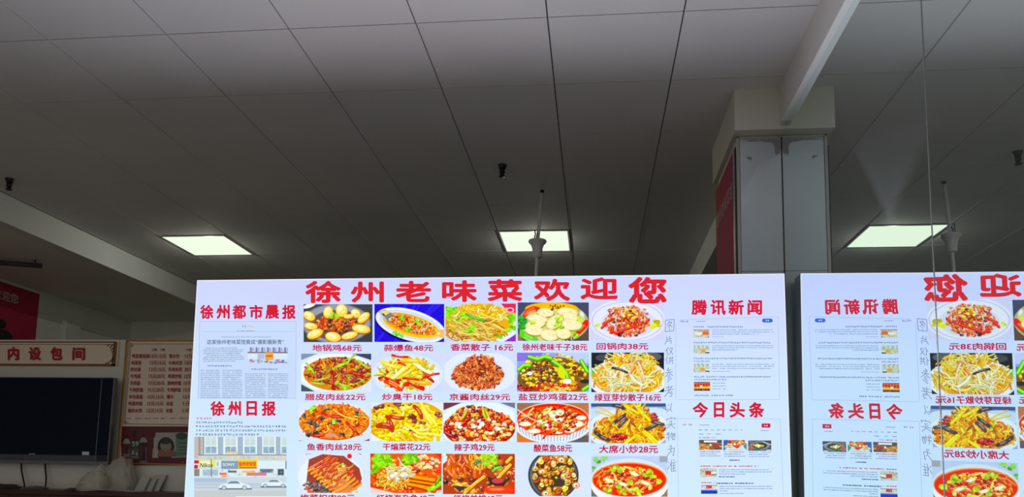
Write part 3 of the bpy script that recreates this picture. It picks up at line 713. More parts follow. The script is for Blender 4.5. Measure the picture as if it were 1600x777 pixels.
st.put('stain', pmat('brown grey grime', (138, 136, 134), .8), pil)
MB().box(.738, .7545, YT-.006, YT+.02, 0, 3.358, .003).box(.738, 1.1, YT-.006, YT+.006, 3.346, 3.358, .003).put('corner_strip', pmat('dull cream edging', (168, 166, 150), .5), pil)
MB().box(.731, .738, YT, YT+.018, 0, 3.30).box(.9690, .9715, YT-.007, YT+.01, 0, 3.35).put('seal', pmat('black joint', (20, 21, 22), .6), pil)

# ---- wall mirror, two panes
def mirror_mat():
    m = bpy.data.materials.new('silvered glass'); m.use_nodes = True
    nt = m.node_tree; nt.nodes.clear()
    o = nt.nodes.new('ShaderNodeOutputMaterial')
    g = nt.nodes.new('ShaderNodeBsdfGlossy'); g.inputs['Roughness'].default_value = 0.0
    g.inputs['Color'].default_value = (.84, .93, .905, 1)
    d = nt.nodes.new('ShaderNodeBsdfDiffuse'); d.inputs['Color'].default_value = (.75, .85, .88, 1)
    # greasy wipe mark on the glass: a funnel that narrows downwards
    tc = nt.nodes.new('ShaderNodeTexCoord'); sx = nt.nodes.new('ShaderNodeSeparateXYZ')
    gp = nt.nodes.new('ShaderNodeNewGeometry'); nt.links.new(gp.outputs['Position'], sx.inputs[0])
    def mth(op, a, b=None, c=None):
        n = nt.nodes.new('ShaderNodeMath'); n.operation = op
        for i, q in enumerate((a, b, c)):
            if q is None: continue
            if isinstance(q, (int, float)): n.inputs[i].default_value = q
            else: nt.links.new(q, n.inputs[i])
        return n.outputs[0]
    yc, zb = SMEAR
    dz = mth('SUBTRACT', mth('SUBTRACT', sx.outputs['Z'], zb), mth('MULTIPLY', mth('SUBTRACT', sx.outputs['Y'], yc), .375))
    dzc = mth('MAXIMUM', dz, 0.0)
    hw = mth('MULTIPLY_ADD', dzc, 1.15, 0.03)
    dist = mth('ABSOLUTE', mth('SUBTRACT', sx.outputs['Y'], yc))
    side = mth('DIVIDE', mth('SUBTRACT', hw, dist), 0.07)
    side.node.use_clamp = True
    top = mth('SUBTRACT', 1.0, mth('DIVIDE', dzc, 0.38)); top.node.use_clamp = True
    bot = mth('DIVIDE', mth('ADD', dz, 0.01), 0.02); bot.node.use_clamp = True
    n = nt.nodes.new('ShaderNodeTexNoise'); n.inputs['Scale'].default_value = 9
    nt.links.new(tc.outputs['Object'], n.inputs['Vector'])
    msk = mth('MULTIPLY', mth('MULTIPLY', side, top), mth('MULTIPLY', bot, mth('ADD', n.outputs['Fac'], .3)))
    fac = mth('ADD', mth('MULTIPLY', msk, .12), 0.03)
    mx = nt.nodes.new('ShaderNodeMixShader')
    nt.links.new(fac, mx.inputs[0]); nt.links.new(g.outputs[0], mx.inputs[1]); nt.links.new(d.outputs[0], mx.inputs[2])
    nt.links.new(mx.outputs[0], o.inputs['Surface'])
    return m
_s = onx(1390, 348, XM); SMEAR = (float(_s[1]), float(_s[2]))
M_mir = mirror_mat()
M_edge = pmat('ground glass edge', (92, 104, 104), .3)
YS = 2.298
def pane(y0, y1, rot, label):
    t = thing('wall_mirror', label, 'mirror', (XM, y0, 0.02), 'mirror panes on the right wall')
    x0, x1 = XM, XM+.006
    dx = math.tan(rot)*(y1-y0)
    v = [(x0-dx, y0, .02), (x0, y1, .02), (x0, y1, 3.376), (x0-dx, y0, 3.376)]
    o = put('silvered_face', v, [(0, 1, 2, 3)], M_mir, t)
    put('glass_edge', [(a+.0004, b, c) for a, b, c in v]+[(a+.006, b, c) for a, b, c in v],
        [(4, 5, 6, 7), (0, 1, 5, 4), (1, 2, 6, 5), (2, 3, 7, 6), (3, 0, 4, 7)], M_edge, t)
    return t
pane(YS+.0035, YT-.008, 0.0, 'far mirror pane between the tiled pillar and the thin vertical seam')
p2 = pane(YF+.02, YS-.0035, 0.003, 'near mirror pane at the right edge, nearer than the vertical seam')
sm = MB().box(XM-.0008, XM+.004, YS-.003, YS+.003, .02, 3.375)
tag(sm.put('seam_strip', pmat('dull grey seal', (120, 126, 126), .4)), 'thin grey vertical strip sealing the joint between the two mirror panes', 'strip')

# ================================================================== THE LIGHT BOX
def bsurf(d): return lambda px, py: ony(px, py, YB-d)
TL, TR = ony(308, 438, YB), ony(1225.6, 427.6, YB)
BL, BR = ony(288, 777, YB), ony(1237, 777, YB)
k = 1.42
BL = TL+(BL-TL)*k; BR = TR+(BR-TR)*k*((TR-BL)[2]*0+1)
BL[2] = BR[2] = min(BL[2], BR[2])
box = thing('light_box_sign', 'large lit menu sign of twenty dish photos under a red Chinese heading', 'sign', ((TL[0]+TR[0])/2, YB+.06, 0))
dY = np.array((0, .115, 0))
fv = [TL, TR, BR, BL]; e = np.array((0, .003, 0))
cen = sum(fv)/4
put('cabinet', [p+e for p in fv]+[p+dY for p in fv], [(0, 4, 5, 1), (1, 5, 6, 2), (2, 6, 7, 3), (3, 7, 4, 0), (4, 7, 6, 5)],
    pmat('dark grey metal cabinet', (140, 143, 144), .5, .3), box)

def board_mat():
    m = bpy.data.materials.new('backlit fabric'); m.use_nodes = True
    nt = m.node_tree; nt.nodes.clear()
    o = nt.nodes.new('ShaderNodeOutputMaterial'); em = nt.nodes.new('ShaderNodeEmission')
    tc = nt.nodes.new('ShaderNodeTexCoord'); s = nt.nodes.new('ShaderNodeSeparateXYZ')
    nt.links.new(tc.outputs['Object'], s.inputs[0])
    n = nt.nodes.new('ShaderNodeTexNoise'); n.inputs['Scale'].default_value = 1.6; n.inputs['Detail'].default_value = 1
    nt.links.new(tc.outputs['Object'], n.inputs['Vector'])
    mr = nt.nodes.new('ShaderNodeMapRange')
    mr.inputs['From Min'].default_value = 1.35; mr.inputs['From Max'].default_value = 2.57
    nt.links.new(s.outputs['Z'], mr.inputs['Value'])
    ad = nt.nodes.new('ShaderNodeMath'); ad.operation = 'MULTIPLY_ADD'; ad.inputs[1].default_value = .5
    nt.links.new(n.outputs['Fac'], ad.inputs[0])
    sb = nt.nodes.new('ShaderNodeMath'); sb.operation = 'SUBTRACT'; sb.inputs[1].default_value = .25
    nt.links.new(mr.outputs[0], sb.inputs[0]); nt.links.new(sb.outputs[0], ad.inputs[2])
    r = nt.nodes.new('ShaderNodeValToRGB'); e0 = r.color_ramp.elements
    e0[0].position = 0.0; e0[0].color = tuple(lin((212, 240, 264)))+(1,)
    e0[1].position = 1.0; e0[1].color = tuple(lin((208, 216, 278)))+(1,)
    x = e0.new(.62); x.color = tuple(lin((209, 230, 272)))+(1,)
    nt.links.new(ad.outputs[0], r.inputs['Fac']); nt.links.new(r.outputs['Color'], em.inputs['Color'])
    em.inputs['Strength'].default_value = BOARD_STRENGTH
    nt.links.new(em.outputs[0], o.inputs['Surface'])
    return m
put('lit_panel', fv, [(3, 2, 1, 0)], board_mat(), box)
# pale stretched hem along the edges of the fabric
hem = MB()
def bar(mb, a, b, w, surf):              # thin straight band between two points given on the surface
    a = np.array(a, float); b = np.array(b, float); d = b-a; n = np.array((-d[1], d[0])); n /= np.linalg.norm(n)+1e-9; n *= w/2
    mb.add([surf(*(a-n)), surf(*(b-n)), surf(*(b+n)), surf(*(a+n))], [(0, 1, 2, 3)])
for a, b in (((308, 438.8), (1225, 428.4)), ((308.8, 438), (288.6, 780)), ((1225, 428), (1236.4, 780))): bar(hem, a, b, 1.4, bsurf(.0004))
hem.put('hem', emat('lit hem', (236, 240, 250)), box)
for x in (-1.9, -.6, .7):
    MB().box(x-.03, x+.03, YB+.03, YB+.09, 0.0, BL[2]+.01, .003).box(x-.06, x+.06, YB-.1, YB+.2, 0, .012, .003).put('leg', pmat('dark steel', (60, 62, 64), .4, .8), box)

# added spots just in front of the fabric boost the sign's light on the ceiling
for q in range(6):
    for z_ in (1.25, 1.75, 2.25):
        ld = bpy.data.lights.new('light_box_boost_spot', 'SPOT'); ld.energy = BOARD_WATTS/18; ld.spot_size = math.pi; ld.spot_blend = 1.0
        ld.shadow_soft_size = 0.0; ld.color = (.88, .88, 1.0)
        lo = bpy.data.objects.new('light_box_boost_spot', ld); COL.objects.link(lo)
        lo.location = np.array((TL[0]+.26+q*.512, YB-.02, z_))-ROOT[box]; lo.parent = box
        lo.rotation_euler = (math.pi/2, 0, math.pi)
# heading, one letter at a time
E_title = emat('heading red', (224, 38, 48)); E_head = emat('section red', (216, 34, 58)); E_cap = emat('price red', (200, 30, 66))
ttl = MB()
for ch, x0, x1, y0, y1 in [('徐', 476.7, 533, 439, 474), ('州', 547.5, 600, 440, 473.4), ('老', 618, 673.6, 439, 472.6), ('味', 690.5, 745.4, 438, 472.3),
                           ('菜', 761.4, 816.6, 436.4, 471.8), ('欢', 833.8, 891.2, 435.8, 471), ('迎', 906.6, 965.8, 433.4, 468.4), ('您', 981.4, 1042, 432.8, 474.6)]:
    text_rect(ttl, ch, x0, x1, y0, y1, bsurf(.0032), .046)
ttl.put('heading', E_title, box)
for chars in ([('徐', 312.7, 333.5), ('州', 338, 359), ('都', 363, 384.6), ('市', 389.6, 411), ('晨', 414.4, 436.4), ('报', 440.6, 462.2), (476.5, 498.8)],
              [('徐', 328.7, 351), ('州', 356.2, 376.6), ('日', 385, 401.5), ('报', 408.8, 431), (627, 650.2)],
              [('腾', 1080.5, 1105), ('讯', 1110, 1134), ('新', 1138, 1162.4), ('闻', 1168, 1190.8), (468.6, 492.4)],
              [('今', 1082, 1106.6), ('日', 1115.3, 1131.7), ('头', 1140, 1164), ('条', 1169.7, 1194.2), (628.7, 653)]):
    mb = MB(); y0, y1 = chars[-1]
    for ch, x0, x1 in chars[:-1]: text_rect(mb, ch, x0, x1, y0, y1, bsurf(.003), .038)
    mb.put('section_heading', E_head, box)

CAPS = [('地锅鸡68元', 488, 565, 538.5, 549.2), ('蒜爆鱼48元', 599.7, 677, 538.5, 549.2), ('香菜散子 16元', 704, 801.8, 537.4, 548.6), ('徐州老味千子38元', 816, 917.8, 537, 548.2), ('回锅肉38元', 932, 1013, 536, 546.8),
        ('腊皮肉丝22元', 476.6, 571, 615.3, 625.9), ('炒臭干18元', 597, 675.7, 615.2, 625.8), ('京酱肉丝29元', 702, 797.3, 615.3, 626), ('盐豆炒鸡蛋22元', 810, 918.2, 615, 626.2), ('绿豆芽炒散子16元', 928.8, 1033, 615.6, 627.2),
        ('鱼香肉丝28元', 479.5, 565, 693, 704.2), ('干煸菜花22元', 598, 672.5, 693, 704.2), ('辣子鸡29元', 709.5, 773, 693.6, 705.2), ('酸菜鱼58元', 834, 894, 694.6, 706.8), ('大席小炒28元', 936, 1028.2, 696, 708.6),
        ('梅菜扣肉88元', 469, 555, 772.6, 784), ('红烧海杂鱼48元', 588, 680, 772.8, 784), ('红烧羊排68元', 708, 786, 773.4, 785)]
for s, x0, x1, y0, y1 in CAPS:
    mb = MB(); text_rect(mb, s, x0, x1, y0, y1, bsurf(.0028), .030)
    mb.put('price_caption', E_cap, box)

M_ink = ematt('backlit inks', 1.0)
for a, row in enumerate(DISHES):
    for b, (x0, x1, y0, y1, fn, lab) in enumerate(row):
        rng = np.random.default_rng(100+a*7+b)
        cv = fn(rng); cv.grain(4, rng)
        g_ = cv.a.mean(-1, keepdims=True); cv.a = np.clip((g_+(cv.a-g_)*1.2)*1.05, 0, 255)
        lx = -2.6*(y1-y0)/60*(1-(x0-300)/620)      # the sheet hangs a touch out of plumb
        o = raster('dish_photo', cv, x0, x1, y0, y1, bsurf(.0016), M_ink, box, lab)

# ---- newspaper cuttings and news pages
def dashes(mb, rng, x0, x1, y, h, surf, ragged=0.0, lo=2.5, hi=9, gap=.55):
    x = x0+rng.uniform(0, 1.0); end = x1-ragged*rng.uniform(0, 1)*(x1-x0)
    while x < end:
        L = min(rng.uniform(lo, hi), end-x)
        hh = h*rng.uniform(.75, 1.1)
        mb.add([surf(x, y-hh/2), surf(x+L, y-hh/2), surf(x+L, y+hh/2), surf(x, y+hh/2)], [(0, 3, 2, 1)])
        x += L+rng.uniform(.3, gap*2)
        if rng.uniform() < .08: x += 2.5
def glyphrow(mb, rng, x0, x1, y, h, surf, pitch=None):          # a row of tiny square characters, too small to read
    p = pitch or h*1.05; x = x0
    while x+p*.8 < x1:
        for _ in range(3):
            if rng.uniform() < .5: a, b, c, d = x, y-h/2+rng.uniform(0, h*.8), x+p*.8, 0; mb.add([surf(a, b), surf(c, b), surf(c, b+h*.2), surf(a, b+h*.2)], [(0, 3, 2, 1)])
            else: a = x+rng.uniform(0, p*.6); mb.add([surf(a, y-h/2), surf(a+p*.18, y-h/2), surf(a+p*.18, y+h/2), surf(a, y+h/2)], [(0, 3, 2, 1)])
        x += p
def frame_rect(mb, x0, x1, y0, y1, w, surf, sl=0.0):
    for a, b in (((x0, y0), (x1, y0-sl)), ((x0, y1), (x1, y1-sl)), ((x0, y0), (x0-2, y1)), ((x1, y0-sl), (x1-1, y1-sl))): bar(mb, a, b, w, surf)
rng = np.random.default_rng(5)
S1 = bsurf(.0012); S2 = bsurf(.0018)
E_rule = emat('faint rule', (172, 190, 228)); E_type = emat('grey type', (148, 170, 202)); E_dark = emat('dark type', (80, 100, 134)); E_mid = emat('mid type', (108, 132, 160)); E_bluet = emat('blue type', (70, 110, 200)); E_redt = emat('red type', (214, 90, 110))

clip = put('newspaper_cutting', [S1(*p) for p in ((312, 502.5), (463.5, 501.5), (461, 622), (308, 623.5))], [(0, 3, 2, 1)], emat('cutting paper', (203, 222, 254)), box)
fr = MB(); frame_rect(fr, 312, 463, 502.5, 622.5, .7, S2); bar(fr, (316, 518.5), (460, 518), .5, S2); fr.put('rule', E_rule, clip)
mb = MB(); text_rect(mb, '这家徐州老味菜馆竟成“摄影圈新贵”', 323.3, 443.5, 530.8, 538.4, S2, .012); mb.put('headline', E_dark, clip)
ty = MB()
glyphrow(ty, rng, 346, 424, 526.7, 2.4, S2); glyphrow(ty, rng, 378, 386, 510.4, 4, S2); dashes(ty, rng, 370, 399, 517.4, 1.0, S2)
for i in range(8): dashes(ty, rng, 317 if i not in (0, 4) else 321, 382, 544+i*2.95, 1.25, S2, .5 if i in (0, 3, 7) else 0.05)
for i in range(16): dashes(ty, rng, 313, 344.5, 579+i*2.82, 1.15, S2, .4 if i in (7, 12) else .03); dashes(ty, rng, 346.5, 379, 579+i*2.82, 1.15, S2, .6 if i == 5 else .03)
for i in range(14): dashes(ty, rng, 382.5, 415.5, 584.5+i*2.82, 1.15, S2, .4 if i == 8 else .03); dashes(ty, rng, 418, 450.5, 584.5+i*2.82, 1.15, S2, .5 if i == 5 else .03)
ty.put('body_type', E_type, clip)
sub = MB(); glyphrow(sub, rng, 324, 362, 572, 2.6, S2); glyphrow(sub, rng, 393, 436, 577.2, 2.6, S2); sub.put('subheading', E_bluet, clip, label='blue subheadings')
yl = MB(); glyphrow(yl, rng, 387.5, 399, 510.4, 3, S2); yl.put('masthead', emat('mustard type', (226, 196, 90)), clip, label='mustard yellow masthead')

def shopfront(w, h, r, full=True):
    c = Canvas(w, h, (205, 226, 236)); u = w/168; v = h/127
    def R(x0, y0, x1, y1, col, op=1): c.rect(x0*u, y0*v, x1*u, y1*v, col, op)
    R(0, 0, 168, 40, (226, 238, 236)); R(0, 0, 18, 44, (198, 190, 180)); R(8, 0, 12, 40, (160, 158, 160)); R(16, 0, 20, 34, (150, 168, 180))
    for k, x in enumerate((23, 59, 94, 128, 161)):
        R(x-4, 0, x+20, 34, (240, 250, 252)); R(x-2, 0, x+18, 18, (204, 224, 222)); R(x-2, 2, x+18, 5, (216, 230, 212)); R(x-2, 20, x+18, 33, (150, 184, 204))
        for _ in range(14): a, b = x+r.uniform(-2, 16), r.uniform(19, 31); R(a, b, a+r.uniform(1, 4), b+r.uniform(1, 3), (r.uniform(90, 200), r.uniform(130, 205), r.uniform(150, 215)), .7)
        R(x+7.4, 0, x+8.6, 34, (226, 240, 244)); R(x+21, 0, x+30, 35, (150, 172, 196)); R(x+22, 0, x+29, 35, (168, 188, 208))
    R(59, 30, 80, 34, (240, 206, 150)); R(8, 35.4, 168, 37.4, (130, 136, 150)); R(8, 38, 168, 46, (210, 216, 204))
    for _ in range(40): a = r.uniform(14, 162); R(a, 38.5, a+r.uniform(2, 5), 45, (r.uniform(170, 235), r.uniform(185, 230), r.uniform(170, 215)), .6)
    for x in (79, 112, 146, 160): R(x, 38, x+4, 43, (246, 226, 140))
    R(0, 47, 9, 53, (225, 30, 40)); R(0, 56, 7, 63, (225, 30, 40)); R(9, 47, 40, 60, (240, 236, 110)); R(12, 48, 30, 59, (246, 246, 190)); R(40, 47, 49, 60, (226, 240, 250)); R(50, 48, 81, 66, (140, 162, 182)); R(42, 50, 45, 58, (130, 150, 150), .6)
    R(81, 46, 115, 62, (250, 196, 14)); R(81, 46, 115, 48, (255, 220, 60)); R(82, 60, 114, 63, (220, 110, 40)); R(115, 48, 167, 63, (226, 242, 250)); R(166, 48, 168, 64, (90, 96, 110))
    R(0, 64, 168, 80, (224, 238, 246)); R(0, 64, 10, 78, (140, 140, 124)); R(16, 65, 44, 77, (170, 196, 210)); R(120, 64, 144, 71, (110, 124, 146)); R(152, 64, 163, 76, (78, 92, 110)); R(88, 67, 112, 71, (246, 206, 60))
    for _ in range(46): a, b = r.uniform(14, 164), r.uniform(65, 77); R(a, b, a+r.uniform(1, 5), b+r.uniform(1, 4), (r.uniform(120, 235), r.uniform(150, 235), r.uniform(160, 240)), .7)
    R(47, 71, 60, 76, (240, 120, 110)); R(50, 77, 60, 80, (240, 176, 70)); R(96, 71, 132, 77, (226, 126, 140)); R(62, 67, 78, 71, (100, 118, 120)); c.rect(31*u, 44*v, 32.6*u, 84*v, (120, 128, 140))
    R(0, 80, 168, 127, (206, 220, 230)); R(0, 82, 60, 90, (176, 196, 224)); R(0, 92, 168, 97, (188, 204, 218)); R(0, 100, 168, 101.2, (166, 176, 186)); R(0, 106, 168, 127, (200, 208, 208)); R(76, 117, 168, 119, (236, 242, 244))
    for x0, y0, s, flip in ((46, 85, 1.0, 1), (122, 83, .86, -1)):
        X = lambda q: (x0+q*s*.98)*u
        Yv = lambda q: (y0+q*s*1.25)*v
        c.line([(X(0), Yv(14.4)), (X(60), Yv(14.4))], 2*v, (70, 84, 96))
        c.poly([(X(0), Yv(13)), (X(1), Yv(8)), (X(12), Yv(6)), (X(20), Yv(1)), (X(36), Yv(1)), (X(44), Yv(6)), (X(56), Yv(8)), (X(58), Yv(13))], (232, 246, 252))
        c.poly([(X(14), Yv(6)), (X(21), Yv(2)), (X(34), Yv(2)), (X(40), Yv(6))], (120, 146, 166))
        for q in (9, 47): c.ell(X(q), Yv(12.6), 4.4*s*u, 4.4*s*v, (86, 100, 112)); c.ell(X(q), Yv(12.6), 3.2*s*u, 3.2*s*v, (222, 236, 244)); c.ell(X(q), Yv(12.6), 1.2*u, 1.2*v, (150, 166, 176))
    return c
def smallscene(kind, r):
    c = Canvas(64, 34, (206, 214, 200))
    if kind == 'paper':
        c.a[:] = (206, 220, 246)
        for k in range(7): c.rect(4+k*9, 1, 7+k*9, 10, (120, 130, 190)); c.rect(8+k*9, 2, 10+k*9, 9, (150, 160, 200))
        c.rect(0, 10, 64, 13, (130, 120, 130)); c.rect(0, 13, 64, 24, (222, 236, 250)); c.rect(28, 11, 41, 26, (246, 170, 60)); c.rect(16, 14, 27, 24, (180, 196, 226))
        for _ in range(40): a, b = r.uniform(1, 60), r.uniform(25, 31); c.rect(a, b, a+r.uniform(1, 5), b+r.uniform(1, 3), (r.uniform(60, 190), r.uniform(60, 170), r.uniform(110, 210)))
        c.rect(29, 17, 40, 20, (196, 110, 40)); return c
    if kind in ('a', 'b', 'c', 'e'):
        for _ in range(70): a, b = r.uniform(-2, 62), r.uniform(0, 32); g = r.uniform(90, 240); c.rect(a, b, a+r.uniform(1, 5), b+r.uniform(1, 5), (g, g*r.uniform(.9, 1.05), g*r.uniform(.7, 1)), .8)
        if kind == 'a': c.rect(36, 8, 60, 22, (238, 110, 40)); c.rect(8, 12, 34, 22, (236, 240, 230)); c.rect(0, 0, 64, 6, (190, 150, 120), .7)
        if kind in 'bc':
            for k in range(8): c.rect(2+k*8, 0, 6+k*8, 15, (216, 226, 205) if k % 2 else (164, 190, 190))
            c.rect(0, 17, 64, 22, (190, 214, 180)); c.ell(38 if kind == 'b' else 34, 23, 9, 7, (238, 168, 50)); c.rect(48, 22, 64, 28, (226, 236, 246)); c.rect(46, 27, 62, 32, (90, 100, 120))
        if kind == 'e': c.rect(20, 10, 42, 25, (216, 66, 50)); c.rect(44, 14, 62, 22, (240, 244, 250)); c.line([(44, 26), (62, 22)], 3, (60, 80, 96))
    if kind == 'd':
        c.a[:] = (250, 205, 60); c.rect(0, 0, 64, 5, (110, 110, 120)); c.poly([(0, 6), (64, 2), (64, 16), (0, 22)], (236, 120, 40))
        for k in range(6): c.rect(2+k*11, 8-k*.6, 10+k*11, 18-k*.6, (214, 40, 44))
        c.ell(29, 17, 5, 4, (250, 250, 250)); c.rect(0, 25, 64, 34, (150, 96, 80))
        for _ in range(24): a = r.uniform(0, 60); c.rect(a, r.uniform(25, 30), a+3, 33, (r.uniform(40, 150), 60, 60))
    if kind == 'f':
        c.a[:] = (232, 232, 226); c.rect(0, 0, 64, 5, (180, 170, 160)); c.rect(20, 2, 42, 14, (210, 62, 62)); c.rect(0, 20, 64, 34, (28, 60, 214)); c.rect(0, 17, 64, 21, (150, 170, 220))
        for _ in range(26): a, b = r.uniform(0, 60), r.uniform(6, 16); c.rect(a, b, a+r.uniform(2, 6), b+r.uniform(1, 3), (r.uniform(110, 230),)*3, .8)
    if kind == 'g':
        c.a[:] = (96, 92, 84); c.rect(14, 3, 50, 9, (246, 246, 248)); c.poly([(0, 12), (30, 18), (28, 34), (0, 34)], (226, 170, 70))
        for _ in range(80): a, b = r.uniform(0, 62), r.uniform(12, 33); c.line([(a, b), (a+r.uniform(2, 9), b+r.uniform(-1, 1))], 1.6, pick(r, [(2, (214, 120, 50)), (2, (190, 60, 50)), (1, (240, 206, 90)), (1, (60, 56, 50)), (1, (210, 200, 170))]))
        c.ell(48, 18, 12, 4, (196, 60, 50)); c.ell(32, 17, 3, 3, (250, 250, 250))
    if kind == 'h':
        c.a[:] = (206, 234, 246); c.poly([(0, 0), (16, 0), (4, 34), (0, 34)], (40, 110, 190)); c.poly([(64, 10), (54, 20), (64, 34)], (60, 150, 120)); heap_chunks(c, r, 60, 36, 9, 22, 9, [(3, (232, 84, 40)), (2, (248, 160, 60)), (1, (210, 40, 40))], (3, 5)); c.poly([(26, 20), (48, 20), (38, 28)], (226, 60, 50)); c.rect(14, 31, 50, 34, (246, 196, 70))
        heap_chunks(c, r, 12, 12, 20, 10, 6, [(1, (246, 150, 90)), (1, (250, 200, 110))], (2, 4)); c.ell(31, 14, 3, 4, (252, 252, 252))
        for p in ((22, 14), (44, 8)): c.poly([(p[0]-5, p[1]+3), (p[0], p[1]-3), (p[0]+5, p[1]+3)], (255, 236, 130))
    if kind == 'i':
        c.a[:] = (70, 84, 92); c.ell(32, 17, 28, 14, (130, 150, 156)); c.ell(32, 17, 20, 10, (60, 66, 66)); heap_chunks(c, r, 26, 30, 17, 14, 5, [(2, (246, 214, 50)), (1, (240, 140, 60)), (1, (240, 246, 140))], (2, 4)); c.ell(8, 24, 8, 8, (176, 110, 96)); c.ell(8, 6, 9, 5, (140, 110, 96)); c.ell(24, 30, 10, 3, (60, 120, 60)); c.ell(29, 17, 4, 3, (255, 255, 250)); c.line([(40, 4), (62, 14)], 3, (190, 200, 200)); c.rect(50, 30, 62, 33, (220, 220, 220))
    c.grain(8, r); return c
raster('cutting_photo', smallscene('paper', rng), 387, 449.5, 542.5, 568.5, S2, M_ink, clip)

lower = MB(); glyphrow(lower, rng, 306, 383, 660.3, 3.4, S1, 4.6)
for i, xe in enumerate((448, 449, 405)): glyphrow(lower, rng, 306, xe, 666.6+i*6.4, 3.4, S1, 4.75)
lower.put('news_report_type', E_mid, box)
mb = MB(); glyphrow(mb, rng, 307.5, 332, 654, 3.0, S1, 4.8); mb.put('dateline', E_redt, box, label='small red dateline')
shop = raster('shopfront_photo', shopfront(252, 150, rng), 303.4, 447.6, 682.8, 783.5, S1, M_ink, box, 'printed photo of a shop row with parked white cars')
mb = MB(); text_rect(mb, 'Nikon', 312, 332.5, 724, 730.4, S2, .02, .25); mb.put('shop_lettering', emat('black lettering', (54, 60, 50)), shop)
mb = MB(); text_rect(mb, 'SONY', 348, 367, 724, 728.4, S2, .02); mb.put('shop_lettering', emat('white lettering', (240, 246, 250)), shop)
mb = MB(); text_rect(mb, '徐州老味馆', 373, 400, 721.6, 729, S2, .03); mb.put('shop_lettering', emat('orange lettering', (224, 90, 24)), shop)

# right column: two news pages
pg = MB()
for a, b in (((1062, 500), (1216, 495)), ((1216, 495), (1218, 624)), ((1058, 625), (1218, 624.5)), ((1058, 654.6), (1219, 655)), ((1219, 655), (1224, 777)), ((1056, 505), (1056, 625)), ((1058, 655), (1060, 777))): bar(pg, a, b, .6, S1)
pg.put('page_rule', E_rule, box)
mb = MB(); d0 = MB(); dl = MB(); red = MB(); blu = MB()
glyphrow(d0, rng, 1062, 1078, 502.4, 2.6, S1, 2.9); dashes(mb, rng, 1088, 1103, 502.4, 1.2, S1)
glyphrow(blu, rng, 1083.5, 1101, 511, 2.4, S1, 2.8); glyphrow(d0, rng, 1105, 1161, 511, 2.5, S1, 2.8)
for i in range(3): dashes(mb, rng, 1112, 1208 if i < 2 else 1186, 515.6+i*3.4, 1.2, S1)
dashes(mb, rng, 1112, 1131, 526.8, .9, S1)
glyphrow(d0, rng, 1083.5, 1205, 535.6, 2.4, S1, 2.8)
for i in range(3): dashes(mb, rng, 1112, 1208 if i < 2 else 1152, 540.4+i*3.3, 1.2, S1)
glyphrow(d0, rng, 1084, 1209, 560.4, 2.4, S1, 2.8); glyphrow(d0, rng, 1084, 1109, 564.8, 2.2, S1, 2.8)
for i in range(3): dashes(mb, rng, 1112, 1210 if i < 2 else 1204, 569.4+i*3.3, 1.2, S1)
dashes(mb, rng, 1113, 1141, 580.6, .9, S1)
glyphrow(blu, rng, 1084.5, 1102, 589, 2.5, S1, 2.8); glyphrow(d0, rng, 1104, 1207, 589, 2.4, S1, 2.8); glyphrow(d0, rng, 1084.5, 1135, 593.4, 2.3, S1, 2.8)
for i in range(3): dashes(mb, rng, 1113, 1134, 599+i*4.5, 1.1, S1)
glyphrow(d0, rng, 1084.5, 1110, 618.2, 2.6, S1, 2.9); glyphrow(blu, rng, 1112, 1133, 618.2, 2.6, S1, 2.9); glyphrow(d0, rng, 1134.5, 1146, 618.2, 2.6, S1, 2.9)
glyphrow(d0, rng, 1076, 1084, 664, 2.6, S1, 3); glyphrow(red, rng, 1067, 1075, 664, 3, S1, 3); dashes(mb, rng, 1093, 1109, 664.6, 1.1, S1)
for k in range(8): dashes(mb, rng, 1091+k*9.4, 1097+k*9.4, 672.2, 1.4, S1)
for k in range(3): dashes(mb, rng, 1091.5+k*13, 1101+k*13, 678.6, 1.4, S1)
dashes(mb, rng, 1188, 1201, 673.2, 1.4, S1); dashes(red, rng, 1092, 1110, 684.2, 1.3, S1); dashes(mb, rng, 1111, 1119, 684.2, 1.3, S1)
for k, (xa, xb) in enumerate(((1092.5, 1126), (1131, 1165), (1169.5, 1205))):
    for i in range(3): dashes(mb if (k or i) else red, rng, xa, xb, 706+i*3.4+k*.5, 1.3, S1, .4 if i == 1 else .1)
dashes(d0, rng, 1139.5, 1156, 719.4, 1.5, S1)
dashes(red, rng, 1094, 1185, 728.8, 1.7, S1, 0, 2, 4)
for i in range(3): dashes(mb, rng, 1123, 1206 if i < 2 else 1165, 734.4+i*3.4, 1.3, S1)
dashes(d0, rng, 1123, 1148, 745.4, 1.6, S1)
dashes(red, rng, 1095.5, 1116, 754.6, 1.7, S1, 0, 2, 4); dashes(d0, rng, 1118.5, 1178, 755.6, 1.8, S1, 0, 2, 4)
for i in range(3): dashes(mb, rng, 1124, 1207 if i < 2 else 1138, 760.4+i*3.5, 1.3, S1)
dashes(mb, rng, 1124, 1163, 771.4, 1.2, S1)
mb.put('page_type', E_type, box); d0.put('page_headline', E_dark, box); blu.put('page_link', E_bluet, box, label='blue link type'); red.put('page_link', E_redt, box, label='red link type')
for kind, x0, x1, y0, y1 in (('a', 1083.4, 1108.6, 515, 528), ('b', 1083.8, 1109, 539.4, 552.8), ('c', 1084, 1109.2, 568.2, 582), ('d', 1084.3, 1109.6, 597, 611), ('g', 1092.2, 1128, 687.6, 703), ('h', 1130.4, 1166.6, 687.8, 704), ('i', 1169, 1205, 688.6, 704.6), ('e', 1094, 1120, 732, 746), ('f', 1095.4, 1121, 758.2, 772)):
    raster('news_thumbnail', smallscene(kind, rng), x0, x1, y0, y1, S1, M_ink, box)
